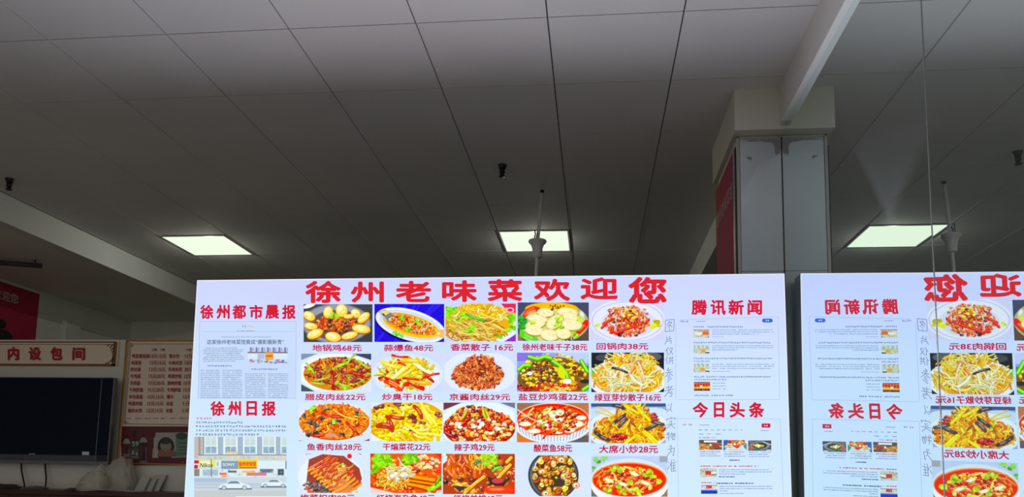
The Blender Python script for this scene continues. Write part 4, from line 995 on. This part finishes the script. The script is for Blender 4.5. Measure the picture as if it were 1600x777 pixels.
def pill(x0, x1, y0, y1, r, mat, name, lab):
    pts = []
    for cx, cy, a0 in ((x1-r, y0+r, -90), (x1-r, y1-r, 0), (x0+r, y1-r, 90), (x0+r, y0+r, 180)):
        for k in range(7):
            a = math.radians(a0+15*k); pts.append((cx+r*math.cos(a), cy+r*math.sin(a)))
    o = put(name, [S1(*p) for p in pts], [tuple(range(len(pts)-1, -1, -1))], mat, box, label=lab)
    g = MB(); glyphrow(g, rng, (x0+x1)/2-3.4, (x0+x1)/2+4, (y0+y1)/2, 2.4, S2, 3.4); g.put('button_type', emat('white button type', (226, 236, 252)), o)
pill(1190.8, 1207.3, 498, 504.2, 3, emat('button blue', (52, 108, 222)), 'search_button', 'rounded blue button')
pill(1190, 1203.8, 662, 668.6, .8, emat('button red', (216, 28, 66)), 'search_button', 'square red button')

# handwritten note down the sheet, pen strokes: 图片仅供参考以实物为准
STROKES = {
 '图': [[(0, .02), (.02, 1), (.95, .98), (1, 0), (0, .02)], [(.45, .15), (.2, .5)], [(.3, .25), (.75, .22), (.3, .65)], [(.4, .45), (.8, .62)], [(.45, .68), (.6, .75)], [(.4, .82), (.55, .92)]],
 '片': [[(.25, .0), (.3, .5), (.0, 1)], [(.3, .4), (.95, .35)], [(.65, 0), (.65, .38)], [(.3, .65), (.85, .6), (.8, 1)]],
 '仅': [[(.35, 0), (0, .5)], [(.2, .35), (.2, 1)], [(.4, .25), (.9, .15), (.75, .6), (.35, 1)], [(.5, .4), (1, 1)]],
 '供': [[(.3, 0), (0, .5)], [(.18, .35), (.18, 1)], [(.4, .3), (1, .25)], [(.55, .05), (.55, .6)], [(.82, 0), (.8, .6)], [(.35, .65), (1, .6)], [(.55, .75), (.4, 1)], [(.8, .75), (.95, 1)]],
 '参': [[(.5, 0), (.25, .2), (.75, .16)], [(.05, .36), (.95, .3)], [(.5, .22), (.3, .5), (0, .62)], [(.5, .36), (1, .6)], [(.6, .5), (.3, .68)], [(.7, .62), (.3, .84)], [(.85, .74), (.25, 1)]],
 '考': [[(.15, .2), (.75, .15)], [(.45, 0), (.42, .42)], [(0, .45), (1, .36)], [(.85, .05), (.4, .6), (0, 1)], [(.4, .62), (.85, .58)], [(.5, .72), (.85, .7), (.7, 1), (.5, .95)]],
 '以': [[(.1, .1), (.15, .8), (.45, .6)], [(.5, .1), (.6, .3)], [(.95, 0), (.8, .6), (.3, 1)], [(.75, .65), (1, 1)]],
 '实': [[(.5, 0), (.55, .1)], [(.1, .3), (.12, .15), (.95, .1), (.85, .28)], [(.4, .3), (.5, .4)], [(.3, .42), (.4, .52)], [(.1, .66), (.95, .6)], [(.6, .3), (.5, .7), (0, 1)], [(.55, .7), (.9, 1)]],
 '物': [[(.15, .05), (.05, .35)], [(.05, .3), (.45, .25)], [(.28, 0), (.28, 1)], [(.0, .65), (.45, .55)], [(.65, .05), (.5, .5)], [(.6, .3), (1, .25), (.9, .95), (.75, .9)], [(.75, .3), (.55, .75)], [(.88, .3), (.65, .95)]],
 '为': [[(.3, .05), (.4, .2)], [(.1, .4), (.9, .3), (.8, 1), (.65, .9)], [(.55, 0), (.45, .6), (0, 1)], [(.55, .55), (.65, .7)]],
 '准': [[(.05, .15), (.2, .3)], [(.0, .8), (.2, .5)], [(.5, 0), (.3, .5)], [(.42, .3), (.42, 1)], [(.7, 0), (.75, .15)], [(.42, .3), (1, .25)], [(.42, .52), (.92, .5)], [(.42, .74), (.92, .72)], [(.42, .97), (1, .95)], [(.7, .28), (.7, .96)]]}
pen = MB()
for ch, x0, x1, y0, y1 in [('图', 1039.4, 1053.4, 500.4, 518.6), ('片', 1038.6, 1050.6, 526, 538.4), ('仅', 1040, 1052, 543, 555.5), ('供', 1039.6, 1052.6, 557.5, 570), ('参', 1039, 1052, 575, 598),
                           ('考', 1038, 1053, 603, 621), ('以', 1039, 1050, 631, 645), ('实', 1040, 1056.4, 652.4, 671), ('物', 1041, 1055, 675.5, 689.5), ('为', 1042, 1055, 696, 713.5), ('准', 1043, 1057, 719, 738)]:
    for st in STROKES[ch]:
        for a, b in zip(st[:-1], st[1:]):
            sl = .18*(y1-y0)
            bar(pen, (x0+a[0]*(x1-x0), y0+a[1]*(y1-y0)-a[0]*1.2), (x0+b[0]*(x1-x0), y0+b[1]*(y1-y0)-b[0]*1.2), 1.05, bsurf(.0014))
pen.put('handwritten_note', emat('pen grey', (134, 146, 178)), box)

# ================================================================== CEILING FITTINGS
M_lampf = pmat('white lamp frame', (214, 214, 210), .5)
E_lamp = emat('lamp diffuser', (243, 255, 231), 1.0, True)
def ceiling_light(cx, cy, label):
    t = thing('ceiling_light', label, 'light', (cx, cy, ZC-.004), 'square ceiling panels that are switched on')
    h = .297; d = .285
    fr = MB()
    for x0, x1, y0, y1 in ((-h, h, -h, -d), (-h, h, d, h), (-h, -d, -d, d), (d, h, -d, d)): fr.box(cx+x0, cx+x1, cy+y0, cy+y1, ZC-.003, ZC+.004, .0005)
    fr.put('frame', M_lampf, t)
    put('diffuser', [(cx-d, cy-d, ZC-.0028), (cx+d, cy-d, ZC-.0028), (cx+d, cy+d, ZC-.0028), (cx-d, cy+d, ZC-.0028)], [(0, 3, 2, 1)], E_lamp, t)
    ld = bpy.data.lights.new('ceiling_light_tube', 'POINT'); ld.energy = LAMP_WATTS; ld.shadow_soft_size = 0.0; ld.color = (.95, 1.0, .86)
    lo = bpy.data.objects.new('ceiling_light_tube', ld); COL.objects.link(lo); lo.parent = t; lo.location = (0, 0, -.03)
    return t
ceiling_light(-.526, 6.568, 'lit square ceiling panel straight behind the fan rod')
ceiling_light(-3.537, 6.565, 'lit square ceiling panel at left, beside the ceiling step')

M_black = pmat('black plastic', (22, 23, 24), .45)
def sprinkler(x, y, label):
    t = thing('sprinkler_head', label, 'sprinkler', (x, y, ZC), 'black sprinkler heads on the ceiling')
    c = (x, y, ZC)
    MB().lathe(c, [(.030, 0), (.030, -.006), (.026, -.014), (.020, -.03)]).put('flange', M_black, t, True)
    MB().lathe(c, [(.0185, -.026), (.0185, -.055), (.016, -.062)]).put('body', M_black, t, True)
    MB().lathe(c, [(.012, -.060), (.012, -.074), (.022, -.076), (.022, -.082)], 16).put('deflector', M_black, t, True)
sprinkler(-.62, 4.873, 'small black sprinkler head in the middle of the dark ceiling')
sprinkler(-4.171, 4.905, 'small black sprinkler head at the far left, above the ceiling step')

# ceiling fan (its blades are below the top of the sign)
fx, fy = -.40, 5.35
fan = thing('ceiling_fan', 'white ceiling fan on a long rod in front of the lit panel', 'fan', (fx, fy, ZC))
M_fan = pmat('greyed white fan enamel', (226, 226, 220), .4)
MB().lathe((fx+.012, fy, ZC), [(.014, 0), (.016, -.012), (.008, -.02)], 12).tube([(fx+.012, fy, ZC-.015), (fx+.014, fy, ZC-.03)], .006).put('hook', M_black, fan)
MB().tube([(fx+.010, fy, ZC-.02), (fx-.012, fy, 3.25), (fx-.022, fy, 2.98), (fx-.028, fy, 2.66)], .0125, 12).put('rod', M_fan, fan, True)
MB().lathe((fx-.016, fy, 0), [(.030, 3.085), (.034, 3.10), (.037, 3.15), (.046, 3.18), (.062, 3.195), (.066, 3.206), (.062, 3.212), (.05, 3.213), (.03, 3.19)], 28).put('canopy', M_fan, fan, True)
MB().tube([(fx-.03, fy-.02, 3.205), (fx-.036, fy-.02, 3.235), (fx-.03, fy-.02, 3.25), (fx-.034, fy-.02, 3.275)], .005, 6).tube([(fx-.022, fy-.02, 3.205), (fx-.024, fy-.015, 3.24), (fx-.016, fy-.01, 3.262)], .004, 6).put('wire', pmat('grey wire', (90, 92, 92), .5), fan)
MB().lathe((fx-.028, fy, 0), [(.02, 2.68), (.06, 2.66), (.10, 2.63), (.12, 2.59), (.11, 2.55), (.06, 2.53)], 28).put('motor', M_fan, fan, True)
for kx in range(3):
    a = math.radians(30+120*kx); ca, sa = math.cos(a), math.sin(a); b = MB(); v = []
    for r0, w0, dz in ((.10, .03, 0), (.22, .05, .004), (.40, .066, .006), (.66, .07, .004)):
        for s in (-1, 1):
            for th in (0, .004): v.append((fx-.028+r0*ca-s*w0*sa, fy+r0*sa+s*w0*ca, 2.575+dz+s*.012+th))
    f = []
    for i in range(3):
        q = i*4; f += [(q, q+4, q+6, q+2), (q+1, q+3, q+7, q+5), (q, q+1, q+5, q+4), (q+2, q+6, q+7, q+3)]
    f += [(0, 2, 3, 1), (12, 13, 15, 14)]
    b.add(v, f).put('blade', M_fan, fan)

# dark bar under the lowered ceiling
b0, b1 = onz(-40, 408, ZS-.05), onz(65, 415.5, ZS-.05)
barr = thing('ceiling_rail', 'dark purple bar hanging under the lowered ceiling at far left', 'rail', tuple(b1))
M_pur = pmat('dark purple plastic', (66, 52, 68), .5)
MB().tube([b0, b0*.5+b1*.5, b1], .022, 12).put('bar', M_pur, barr, True)
for t_ in (.3, .9):
    p = b0*(1-t_)+b1*t_
    MB().tube([p, (p[0], p[1], ZS)], .007, 8).put('hanger', M_pur, barr)

# ================================================================== BANNERS
def flat_thing(name, label, cat, surf_pts, thick, mat):
    pass
M_red = pmat('crimson banner print', (172, 24, 64), .75, noise=(2, .12))
M_wtxt = pmat('white banner lettering', (205, 196, 190), .5)
XP = XW+.006
wsurf = lambda px, py: onx(px, py, XP)
p_tr = onx(62, 460, XP); 
zt, yr = float(p_tr[2]), float(p_tr[1])
ban = thing('banner', 'crimson wall banner at far left with white characters and a dark shape', 'banner', (XW+.003, yr-.8, zt-.6))
MB().box(XW+.001, XP, yr-2.2, yr, zt-1.5, zt, .001).put('sheet', M_red, ban)
mb = MB(); s3 = lambda px, py: onx(px, py, XP+.002)
text_quad(mb, '欢迎您', ((-10, 449.5), (29, 461.5), (28.6, 476), (-10, 465)), s3, .012); mb.put('lettering', M_wtxt, ban)
dk = MB()
def wall_ell(mb, px, py, rx, ry, surf, n=20):
    mb.add([surf(px+rx*math.cos(6.2832*q/n), py+ry*math.sin(6.2832*q/n)) for q in range(n)], [tuple(range(n-1, -1, -1))])
wall_ell(dk, 0, 507, 10, 8, s3); wall_ell(dk, 2, 529, 18, 14, s3)
dk.put('printed_shape', pmat('near black print', (26, 14, 26), .5), ban)
lp = MB()
for q in range(6): bar(lp, (-6+q*2, 523-math.sin(q/5*3.14)*3), (-4+q*2, 523-math.sin((q+1)/5*3.14)*3), 1.1, lambda px, py: onx(px, py, XP+.004))
lp.put('printed_curve', pmat('dull violet print', (110, 70, 110), .5), ban)

XC = .7305
cb = thing('banner', 'narrow crimson banner on the left side of the tiled pillar', 'banner', (.738, 4.36, 2.6))
put('sheet', [(XC, 4.095, 0.9), (XC, 4.69, 0.9), (XC, 4.69, 3.30), (XC, 4.095, 3.30), (.744, 4.095, .9), (.744, 4.69, .9), (.744, 4.69, 3.30), (.744, 4.095, 3.30)],
    [(0, 1, 2, 3), (4, 7, 6, 5), (0, 4, 5, 1), (1, 5, 6, 2), (2, 6, 7, 3), (3, 7, 4, 0)], M_red, cb)
MB().box(.728, .744, 4.068, 4.095, .9, 3.305, .003).put('edge_strip', pmat('silver edging', (175, 172, 166), .3, .6), cb)
mb = MB(); v, f = text_shape('徐州老味菜馆', .012)
mb.add([(XC-.002, 4.66-a*.54, 3.05+b_*.10-.0) for a, b_ in v], f); mb.put('lettering', pmat('faded pink lettering', (190, 130, 134), .5), cb)

# ================================================================== TELEVISION WALL
def psurf(d): return lambda px, py: ony(px, py, YP-d)
# television
YTV = 5.85
tvp = [ony(178, 590.5, YTV), ony(168, 726, YTV)]
tx1 = (tvp[0][0]+tvp[1][0])/2; tz1, tz0 = tvp[0][2], tvp[1][2]
tx0 = tx1-1.235
tv = thing('television', 'switched-off flat television hung on the pale partition below the long sign', 'television', ((tx0+tx1)/2, YTV+.05, tz0))
M_tvb = pmat('television dark case', (30, 31, 33), .4); M_tvs = pmat('grey television edge', (120, 122, 124), .35, .5)
MB().box(tx0, tx1, YTV+.002, YTV+.05, tz0, tz1, .004).put('case', M_tvb, tv)
MB().box(tx1-.004, tx1+.004, YTV-.001, YTV+.045, tz0, tz1, .001).box(tx0, tx1, YTV-.004, YTV+.03, tz0-.004, tz0+.022, .002).put('edge_strip', M_tvs, tv, label='silver grey edge strip')
MB().box(tx0+.012, tx1-.006, YTV-.002, YTV+.004, tz0+.072, tz1-.008, .001).put('screen', pmat('dark glossy screen', (18, 26, 44), .2, spec=.12), tv)
MB().box(tx0+.012, tx1-.09, YTV-.003, YTV+.004, tz0+.024, tz0+.066, .001).put('speaker_bar', pmat('greyed speaker bar', (74, 76, 80), .5), tv)
c_ = ony(155, 650, YTV)
MB().box(c_[0]-.003, c_[0]+.003, YTV-.005, YTV, tz0+.03, tz1-.01).put('trim_line', pmat('grey line', (100, 104, 108), .4), tv)
a_, b_ = ony(129, 706, YTV), ony(139.5, 711.5, YTV)
MB().box(a_[0], b_[0], YTV-.005, YTV-.002, b_[2], a_[2]).put('sticker', pmat('white sticker', (205, 206, 206), .5), tv, label='small white sticker')
a_, b_ = ony(46, 708.6, YTV), ony(55, 711, YTV)
MB().box(a_[0], b_[0], YTV-.005, YTV-.002, b_[2], a_[2]).put('badge', pmat('grey badge', (120, 122, 124), .4), tv)
MB().box((tx0+tx1)/2-.2, (tx0+tx1)/2+.2, YTV+.05, YP-.004, tz0+.2, tz1-.2).put('bracket', M_tvb, tv)
for i, (pts, lab) in enumerate((([(33, 724), (33.5, 735), (36, 748), (38.2, 758), (38.4, 763)], 'left one of two black cables hanging below the television'),
                                ([(70.4, 724), (71, 735), (72.2, 746), (71.6, 757), (70.6, 762)], 'right one of two black cables hanging below the television'))):
    tag(MB().tube([ony(px, py, YP-.03-.02*q) for q, (px, py) in enumerate(pts)], .0062, 8).put('cable', M_black, None, True), lab, 'cable', 'cables under the television')

# long sign above the television
M_cream = pmat('cream sign face', (240, 222, 198), .5); M_gold = pmat('brown gold sign border', (140, 92, 50), .45); M_maroon = pmat('maroon lettering', (186, 28, 44), .5)
P1, P2, P3 = psurf(.02), psurf(.022), psurf(.024)
a_, b_ = ony(-70, 533.5, YP-.02), ony(182.5, 573, YP-.02)
sg = thing('wall_sign', 'long cream sign with four maroon characters above the television', 'sign', ((a_[0]+b_[0])/2, YP-.01, (a_[2]+b_[2])/2))
MB().box(a_[0], b_[0], YP-.02, YP-.001, b_[2], a_[2], .002).put('panel', M_cream, sg)
bo = MB()
def hpost(mb, x0, x1, y0, y1, d=.0215):
    p, q = ony(x0, y0, YP-d), ony(x1, y1, YP-d); mb.box(p[0], q[0], YP-d-.001, YP-.019, q[2], p[2])
hpost(bo, -69, 182, 533.8, 535.8); hpost(bo, -69, 182, 538, 538.9); hpost(bo, -69, 180, 568.2, 572.6); hpost(bo, 177.6, 180.4, 535, 572)
bo.put('border', M_gold, sg)
orn = MB()
for qx, qy in ((168, 538.8), (172, 541), (174, 538.8), (173.5, 545), (176, 543), (175, 549), (176, 554), (174.6, 559), (172, 562.5), (169, 565.6), (174, 564), (176, 561), (165, 567)): hpost(orn, qx, qx+3.2, qy, qy+1.1); hpost(orn, qx, qx+1, qy, qy+3.4)
orn.put('corner_ornament', pmat('rust ornament', (150, 70, 52), .5), sg)
mb = MB()
for ch, x0, x1, y0, y1 in (('内', 12, 30, 542, 563.4), ('设', 44.5, 64.2, 542.6, 563.4), ('包', 78.5, 97.8, 542, 563.4), ('间', 112.8, 133, 542.8, 563.4)): text_rect(mb, ch, x0, x1, y0, y1, P3, .048)
mb.put('lettering', M_maroon, sg)

# price board
a_, b_ = ony(194, 531.5, YP-.02), ony(330, 728, YP-.02)
x0p = (ony(195, 531.5, YP-.02)[0]+ony(185.5, 728, YP-.02)[0])/2
pb = thing('price_board', 'cream price board with maroon rows above a red advert, right of the television', 'sign', (x0p+.45, YP-.01, (a_[2]+b_[2])/2))
zb_, zt_ = b_[2], a_[2]; xr_ = x0p+1.05
MB().box(x0p, xr_, YP-.018, YP-.001, zb_, zt_, .002).put('panel', M_cream, pb)
gf = MB()
gf.box(x0p-.004, x0p+.010, YP-.026, YP, zb_, zt_, .002).box(x0p+.016, x0p+.022, YP-.024, YP, zb_, zt_, .002).box(x0p, xr_, YP-.026, YP, zt_-.012, zt_, .002).box(x0p, xr_, YP-.026, YP, zb_, zb_+.012, .002).box(xr_-.012, xr_, YP-.026, YP, zb_, zt_, .002)
gf.put('frame', pmat('brass frame', (176, 130, 58), .35, .5), pb, label='brass coloured frame')
zr = ony(220, 666.5, YP-.02)[2]
line = MB(); d_ = .0195
line.box(x0p+.030, x0p+.034, YP-.020, YP-.017, zr+.02, zt_-.02).box(x0p+.040, x0p+.043, YP-.020, YP-.017, zr+.02, zt_-.02).box(x0p+.03, xr_-.03, YP-.020, YP-.017, zr+.016, zr+.021).box(x0p+.03, xr_-.03, YP-.020, YP-.017, zt_-.036, zt_-.032)
for dz in (zt_-.05, zr+.03): line.box(x0p+.03, x0p+.07, YP-.020, YP-.017, dz, dz+.004).box(x0p+.05, x0p+.054, YP-.020, YP-.017, dz-.012, dz+.016)
line.put('border_line', pmat('grey border line', (110, 100, 90), .5), pb)
mb = MB()
rows = [('鸡蛋番茄面', 205.8, 233.5, '青水饺', '12元'), ('鸡蛋面', 204.7, 221, '牛肉水饺', '15元'), ('肉丝面', 204, 220, '羊肉水饺', '20元'), ('牛肉面', 203.6, 219.6, '鸡蛋炒饭', '12元'), ('羊肉面', 203, 219, '扬州炒饭', '15元'),
        ('牛肉炒面', 202, 223.6, '牛肉炒饭', '15元'), ('羊肉蛋面', 201, 223, '馒头', '12元'), ('鸡蛋炒面', 200.2, 222.6, '米饭', '1元'), ('猪肉水饺', 199.8, 222, '米饭', '1元')]
ys = [556.7, 567.2, 577.6, 588.2, 599, 609.6, 620.4, 631, 642]
prc = ['12元15元', '12元15元', '12元15元', '15元20元', '15元20元', '15元20元', '12元15元', '12元15元', '12元15元']
for i, (n, xa, xb, n2, p2_) in enumerate(rows):
    y = ys[i]; px0 = 234.4-.62*i; sh = -.45*i
    text_rect(mb, n, xa, xb, y-3.4, y+3.4, P1, .02); text_rect(mb, prc[i], px0, px0+25.4, y-3.4, y+3.4, P1, .015)
    c0 = 264-.62*i; text_rect(mb, n2, c0, c0+len(n2)*5.4, y-3.4, y+3.4, P1, .02); text_rect(mb, p2_, 289+sh, 289+sh+12, y-3.4, y+3.4, P1, .015)
text_rect(mb, '小碗', 236.7, 245, 544.6, 549, P1, .01); text_rect(mb, '大碗', 250, 257.4, 544.6, 549, P1, .01); text_rect(mb, '小碗', 291, 299, 544.6, 549, P1, .01)
rg = np.random.default_rng(3)
for xx in (199, 211, 226, 240, 252, 266, 280, 292): glyphrow(mb, rg, xx, xx+rg.uniform(6, 12), 654, 2.2, P1, 2.5)
mb.put('lettering', M_maroon, pb)
# red advert at the foot of the price board
def advert(r):
    c = Canvas(330, 150, (104, 16, 28)); k = 10.36/4.2
    def X(px): return (px-189.4)*k
    def Yy(py): return (py-666.5)*k
    def R(a, b, d, e, col, op=1): c.rect(X(a), Yy(b), X(d), Yy(e), col, op)
    for x0, x1, top, neck, sh, bot, body in ((192.5, 204, 679, (66, 12, 18), 687, 714.5, (96, 22, 34)), (218.4, 230.6, 678, (54, 14, 22), 685, 725, (44, 12, 20))):
        xm = (x0+x1)/2
        R(xm-2.2, top, xm+2.2, sh, neck); c.poly([(X(xm-2.6), Yy(sh-1)), (X(xm+2.6), Yy(sh-1)), (X(x1), Yy(sh+5)), (X(x1), Yy(sh+8)), (X(x0), Yy(sh+8)), (X(x0), Yy(sh+5))], (150, 152, 146)); R(x0, sh+7, x1, bot, body); R(x0+1, sh+12, x0+4, bot-6, (130, 60, 66), .6); R(x1-3, sh+14, x1-1, bot-5, (150, 150, 150), .6)
        R(xm-3, sh+10, xm+3, sh+22, (70, 18, 28)); R(x0, bot-5, x1, bot, (130, 132, 130), .8)
    R(208, 672.5, 213.6, 690, (34, 24, 34)); R(205, 689, 217.4, 714, (46, 56, 50)); R(206, 705, 210, 711, (150, 160, 150)); R(212, 707, 216, 712, (150, 158, 150)); R(205, 713, 217, 717, (120, 118, 110))
    for _ in range(10): a, b = r.uniform(206, 215), r.uniform(700, 705); R(a, b, a+1.6, b+1, (130, 140, 126))
    c.poly([(X(243.6), Yy(676.4)), (X(320), Yy(676)), (X(320), Yy(715)), (X(238.4), Yy(716)), (X(239.4), Yy(702)), (X(241), Yy(700)), (X(240.2), Yy(685)), (X(243), Yy(684))], (172, 176, 166))
    R(275, 678, 320, 714, (110, 140, 116)); R(264, 706, 276, 714, (90, 112, 100)); c.ell(X(284), Yy(682), 9*k, 5.4*k, (44, 82, 62))
    for y in (692, 698, 703, 708.4): R(279, y, 300, y+1.6, (60, 96, 76))
    c.ell(X(259.8), Yy(699), 13*k, 15.5*k, (40, 38, 36)); c.ell(X(258), Yy(712), 11*k, 8*k, (44, 42, 40)); c.ell(X(259.6), Yy(697), 8.6*k, 9*k, (150, 140, 122)); c.ell(X(259.6), Yy(690), 9*k, 4.6*k, (52, 48, 44)); R(248, 703.4, 271, 714, (160, 92, 80)); c.ell(X(259.4), Yy(704), 3.4*k, 2.6*k, (146, 128, 112))
    R(285, 721.5, 287, 724, (160, 120, 110)); return c
rgn = np.random.default_rng(9)
ad = raster('advert', advert(rgn), 189.4, 323, 666.5, 727.2, P2, amat('advert print', .45), pb, 'red advert strip with printed bottles and a portrait card')
mb = MB(); text_rect(mb, '59', 206.2, 216.6, 690, 697.6, P3, .02); mb.put('lettering', pmat('pale lettering', (190, 196, 180), .5), ad)

# ================================================================== WOODEN COUNTER AND WHAT LIES ON IT
YC0, ZT = 5.52, float(ony(150, 768.5, 5.52)[2])
ct = thing('counter', 'dark reddish wooden counter along the foot of the pale partition', 'counter', (-3.6, 5.76, 0))
M_wood = pmat('dark red wood', (62, 26, 24), .35, noise=(14, .3))
MB().box(XW+.02, -1.7, YC0, YP-.002, ZT-.035, ZT, .004).put('top', M_wood, ct)
MB().box(XW+.02, -1.7, YC0+.03, YC0+.05, 0.08, ZT-.035).box(XW+.02, -1.7, YC0+.022, YC0+.03, ZT-.10, ZT-.035, .003).put('front_panel', M_wood, ct)
MB().box(XW+.02, -1.7, YC0+.06, YP-.002, 0, .08).put('plinth', M_black, ct)
for q in range(5):
    xq = -5.6+q*.8
    MB().box(xq, xq+.72, YC0+.018, YC0+.032, .16, ZT-.14, .006).put('door', M_wood, ct)

def crumple(name, c, rx, ry, rz, seed, mat, label, cat, sharp=.28, sub=5, spike=None):
    r = np.random.default_rng(seed)
    from mathutils import noise as mnoise
    off = Vector(r.uniform(-50, 50, 3))
    bm = bmesh.new(); bmesh.ops.create_icosphere(bm, subdivisions=sub, radius=1)
    vs = []
    for v in bm.verts:
        p = v.co
        n = mnoise.turbulence(p*1.1+off, 2, True)-.35                     # big folds
        n2 = 1-abs(mnoise.noise(p*2.6+off))*2                            # sharp creases
        n3 = mnoise.noise(p*6.0+off)
        s = 1+sharp*(1.2*n+.75*(n2-.6)+.25*n3)
        w = np.array((c[0]+p[0]*s*rx, c[1]+p[1]*s*ry, c[2]+max(0.0, rz*(.42+p[2]*s*.58))))
        if spike: w[0] += spike*rx*max(0, p[2])*s
        vs.append(w)
    bm.verts.index_update()
    fs = [[v.index for v in f.verts] for f in bm.faces]
    bm.free()
    o = put(name, vs, fs, mat, None, True); tag(o, label, cat)
    return o
def bagmat(name, rgb, tr):
    m = pmat(name, rgb, .28, spec=.5)
    m.node_tree.nodes['Principled BSDF'].inputs['Transmission Weight'].default_value = tr
    m.node_tree.nodes['Principled BSDF'].inputs['IOR'].default_value = 1.12
    m.node_tree.nodes['Principled BSDF'].inputs['Alpha'].default_value = .72
    return m
M_bag = bagmat('cloudy plastic film', (222, 218, 204), .35); M_bag2 = bagmat('thin clear plastic film', (222, 217, 204), .6)
def at5(px, d=YC0+.2): return ony(px, 768, d)[0]
def slumped_bag(name, prof, yc, dep, seed, mat, label):
    from mathutils import noise as mnoise
    r = np.random.default_rng(seed); off = Vector(r.uniform(-40, 40, 3))
    px = [p[0] for p in prof]; ph = [p[1] for p in prof]
    nu, nv = 72, 44; vs = []
    for i in range(nu+1):
        x_ = px[0]+(px[-1]-px[0])*i/nu
        h = np.interp(x_, px, ph)*.0047; X = at5(x_, yc)
        k_ = min(1.0, h/.06)
        for j in range(nv+1):
            a = math.pi*j/nv
            y = yc-dep*math.cos(a)*(.35+.65*k_); z = h*math.sin(a)**.7
            q = Vector((X*15, y*15, z*12))+off
            n = (1-abs(mnoise.noise(q*1.4))*2.6)*.6+(1-abs(mnoise.noise(q*2.7))*2.2)*.35+mnoise.noise(q*6)*.18
            w = .034*k_*n*math.sin(a)**.5
            vs.append((X+w*.5*mnoise.noise(q*1.7), y-w*math.cos(a), ZT+max(.001, z+w*.6*math.sin(a))))
    fs = [(i*(nv+1)+j, (i+1)*(nv+1)+j, (i+1)*(nv+1)+j+1, i*(nv+1)+j+1) for i in range(nu) for j in range(nv)]
    fs += [tuple(i*(nv+1)+nv for i in range(nu, -1, -1))+tuple(i*(nv+1) for i in range(nu+1))]
    return tag(put(name, vs, fs, mat, None, True), label, 'bag', 'plastic bags on the counter')
slumped_bag('plastic_bag', [(165, 0), (166, 26), (169, 42), (172, 45), (180, 50), (190, 55), (197, 53), (203, 40), (207, 22), (210, 0)], 5.85, .075, 1, M_bag, 'taller crumpled translucent plastic bag in front of the price board')
slumped_bag('plastic_bag', [(119, 0), (123, 8), (131, 22), (141, 31), (149, 39), (156, 42), (160, 30), (163, 16), (165, 0)], 5.675, .05, 4, M_bag2, 'lower slumped plastic bag just below the television corner')
crumple('crumpled_rag', (at5(5, 5.72), 5.72, ZT), .14, .06, .035, 7, pmat('dark grey rag', (70, 66, 62), .8), 'dark crumpled rag on the counter at the far left edge', 'rag', .5)
crumple('crumpled_paper', (at5(57, 5.74), 5.74, ZT), .085, .05, .026, 8, pmat('grey crumpled paper', (120, 122, 116), .7), 'grey crumpled paper on the counter between the two cables', 'paper', .5)
crumple('plastic_wrapper', (at5(115, 5.66), 5.64, ZT), .04, .03, .02, 12, pmat('brownish wrapper', (92, 84, 76), .5), 'small dark wrapper on the counter left of the plastic bags', 'wrapper', .6)
# folded white paper under the bags
v = []; nx = 14
for i in range(nx+1):
    t_ = i/nx
    for dy, dz in ((0, 0), (.04, .006*math.sin(t_*9)), (.085, .0)):
        v.append((at5(136+84*t_, 5.62), 5.545+dy, ZT+.004+.014*math.sin(t_*3.1)**2+dz+.018*(dy == .05)))
f = [(i*3+q, (i+1)*3+q, (i+1)*3+q+1, i*3+q+1) for i in range(nx) for q in range(2)]
sh = put('paper_sheet', v, f, pmat('white paper', (200, 196, 186), .6)); tag(sh, 'curled white paper sheet lying below the two plastic bags', 'paper')
sm_ = sh.modifiers.new('thickness', 'SOLIDIFY'); sm_.thickness = .003
def card(name, px0, px1, py0, lean, label, mat, yy):
    a = ony(px0, py0, yy); b = ony(px1, 768, yy)
    z1 = a[2]
    vs = [(a[0], yy, ZT), (b[0], yy, ZT), (b[0]+lean, yy+.05, z1), (a[0]+lean, yy+.05, z1)]
    vs += [(x, y+.012, z) for x, y, z in vs]
    o = put(name, vs, [(0, 1, 2, 3), (4, 7, 6, 5), (0, 4, 5, 1), (1, 5, 6, 2), (2, 6, 7, 3), (3, 7, 4, 0)], mat); tag(o, label, 'card', 'white cards leaning on the partition'); return o
M_card = pmat('white card', (196, 194, 184), .6)
card('card', 211, 224, 746, .02, 'leftmost of three white cards leaning on the partition, beside the bags', M_card, 5.84)
card('card', 221, 236, 748, .012, 'middle of three white cards leaning on the partition', M_card, 5.87)
card('card', 232, 247.5, 742, .03, 'rightmost of three white cards leaning on the partition, nearest the lit sign', M_card, 5.91)
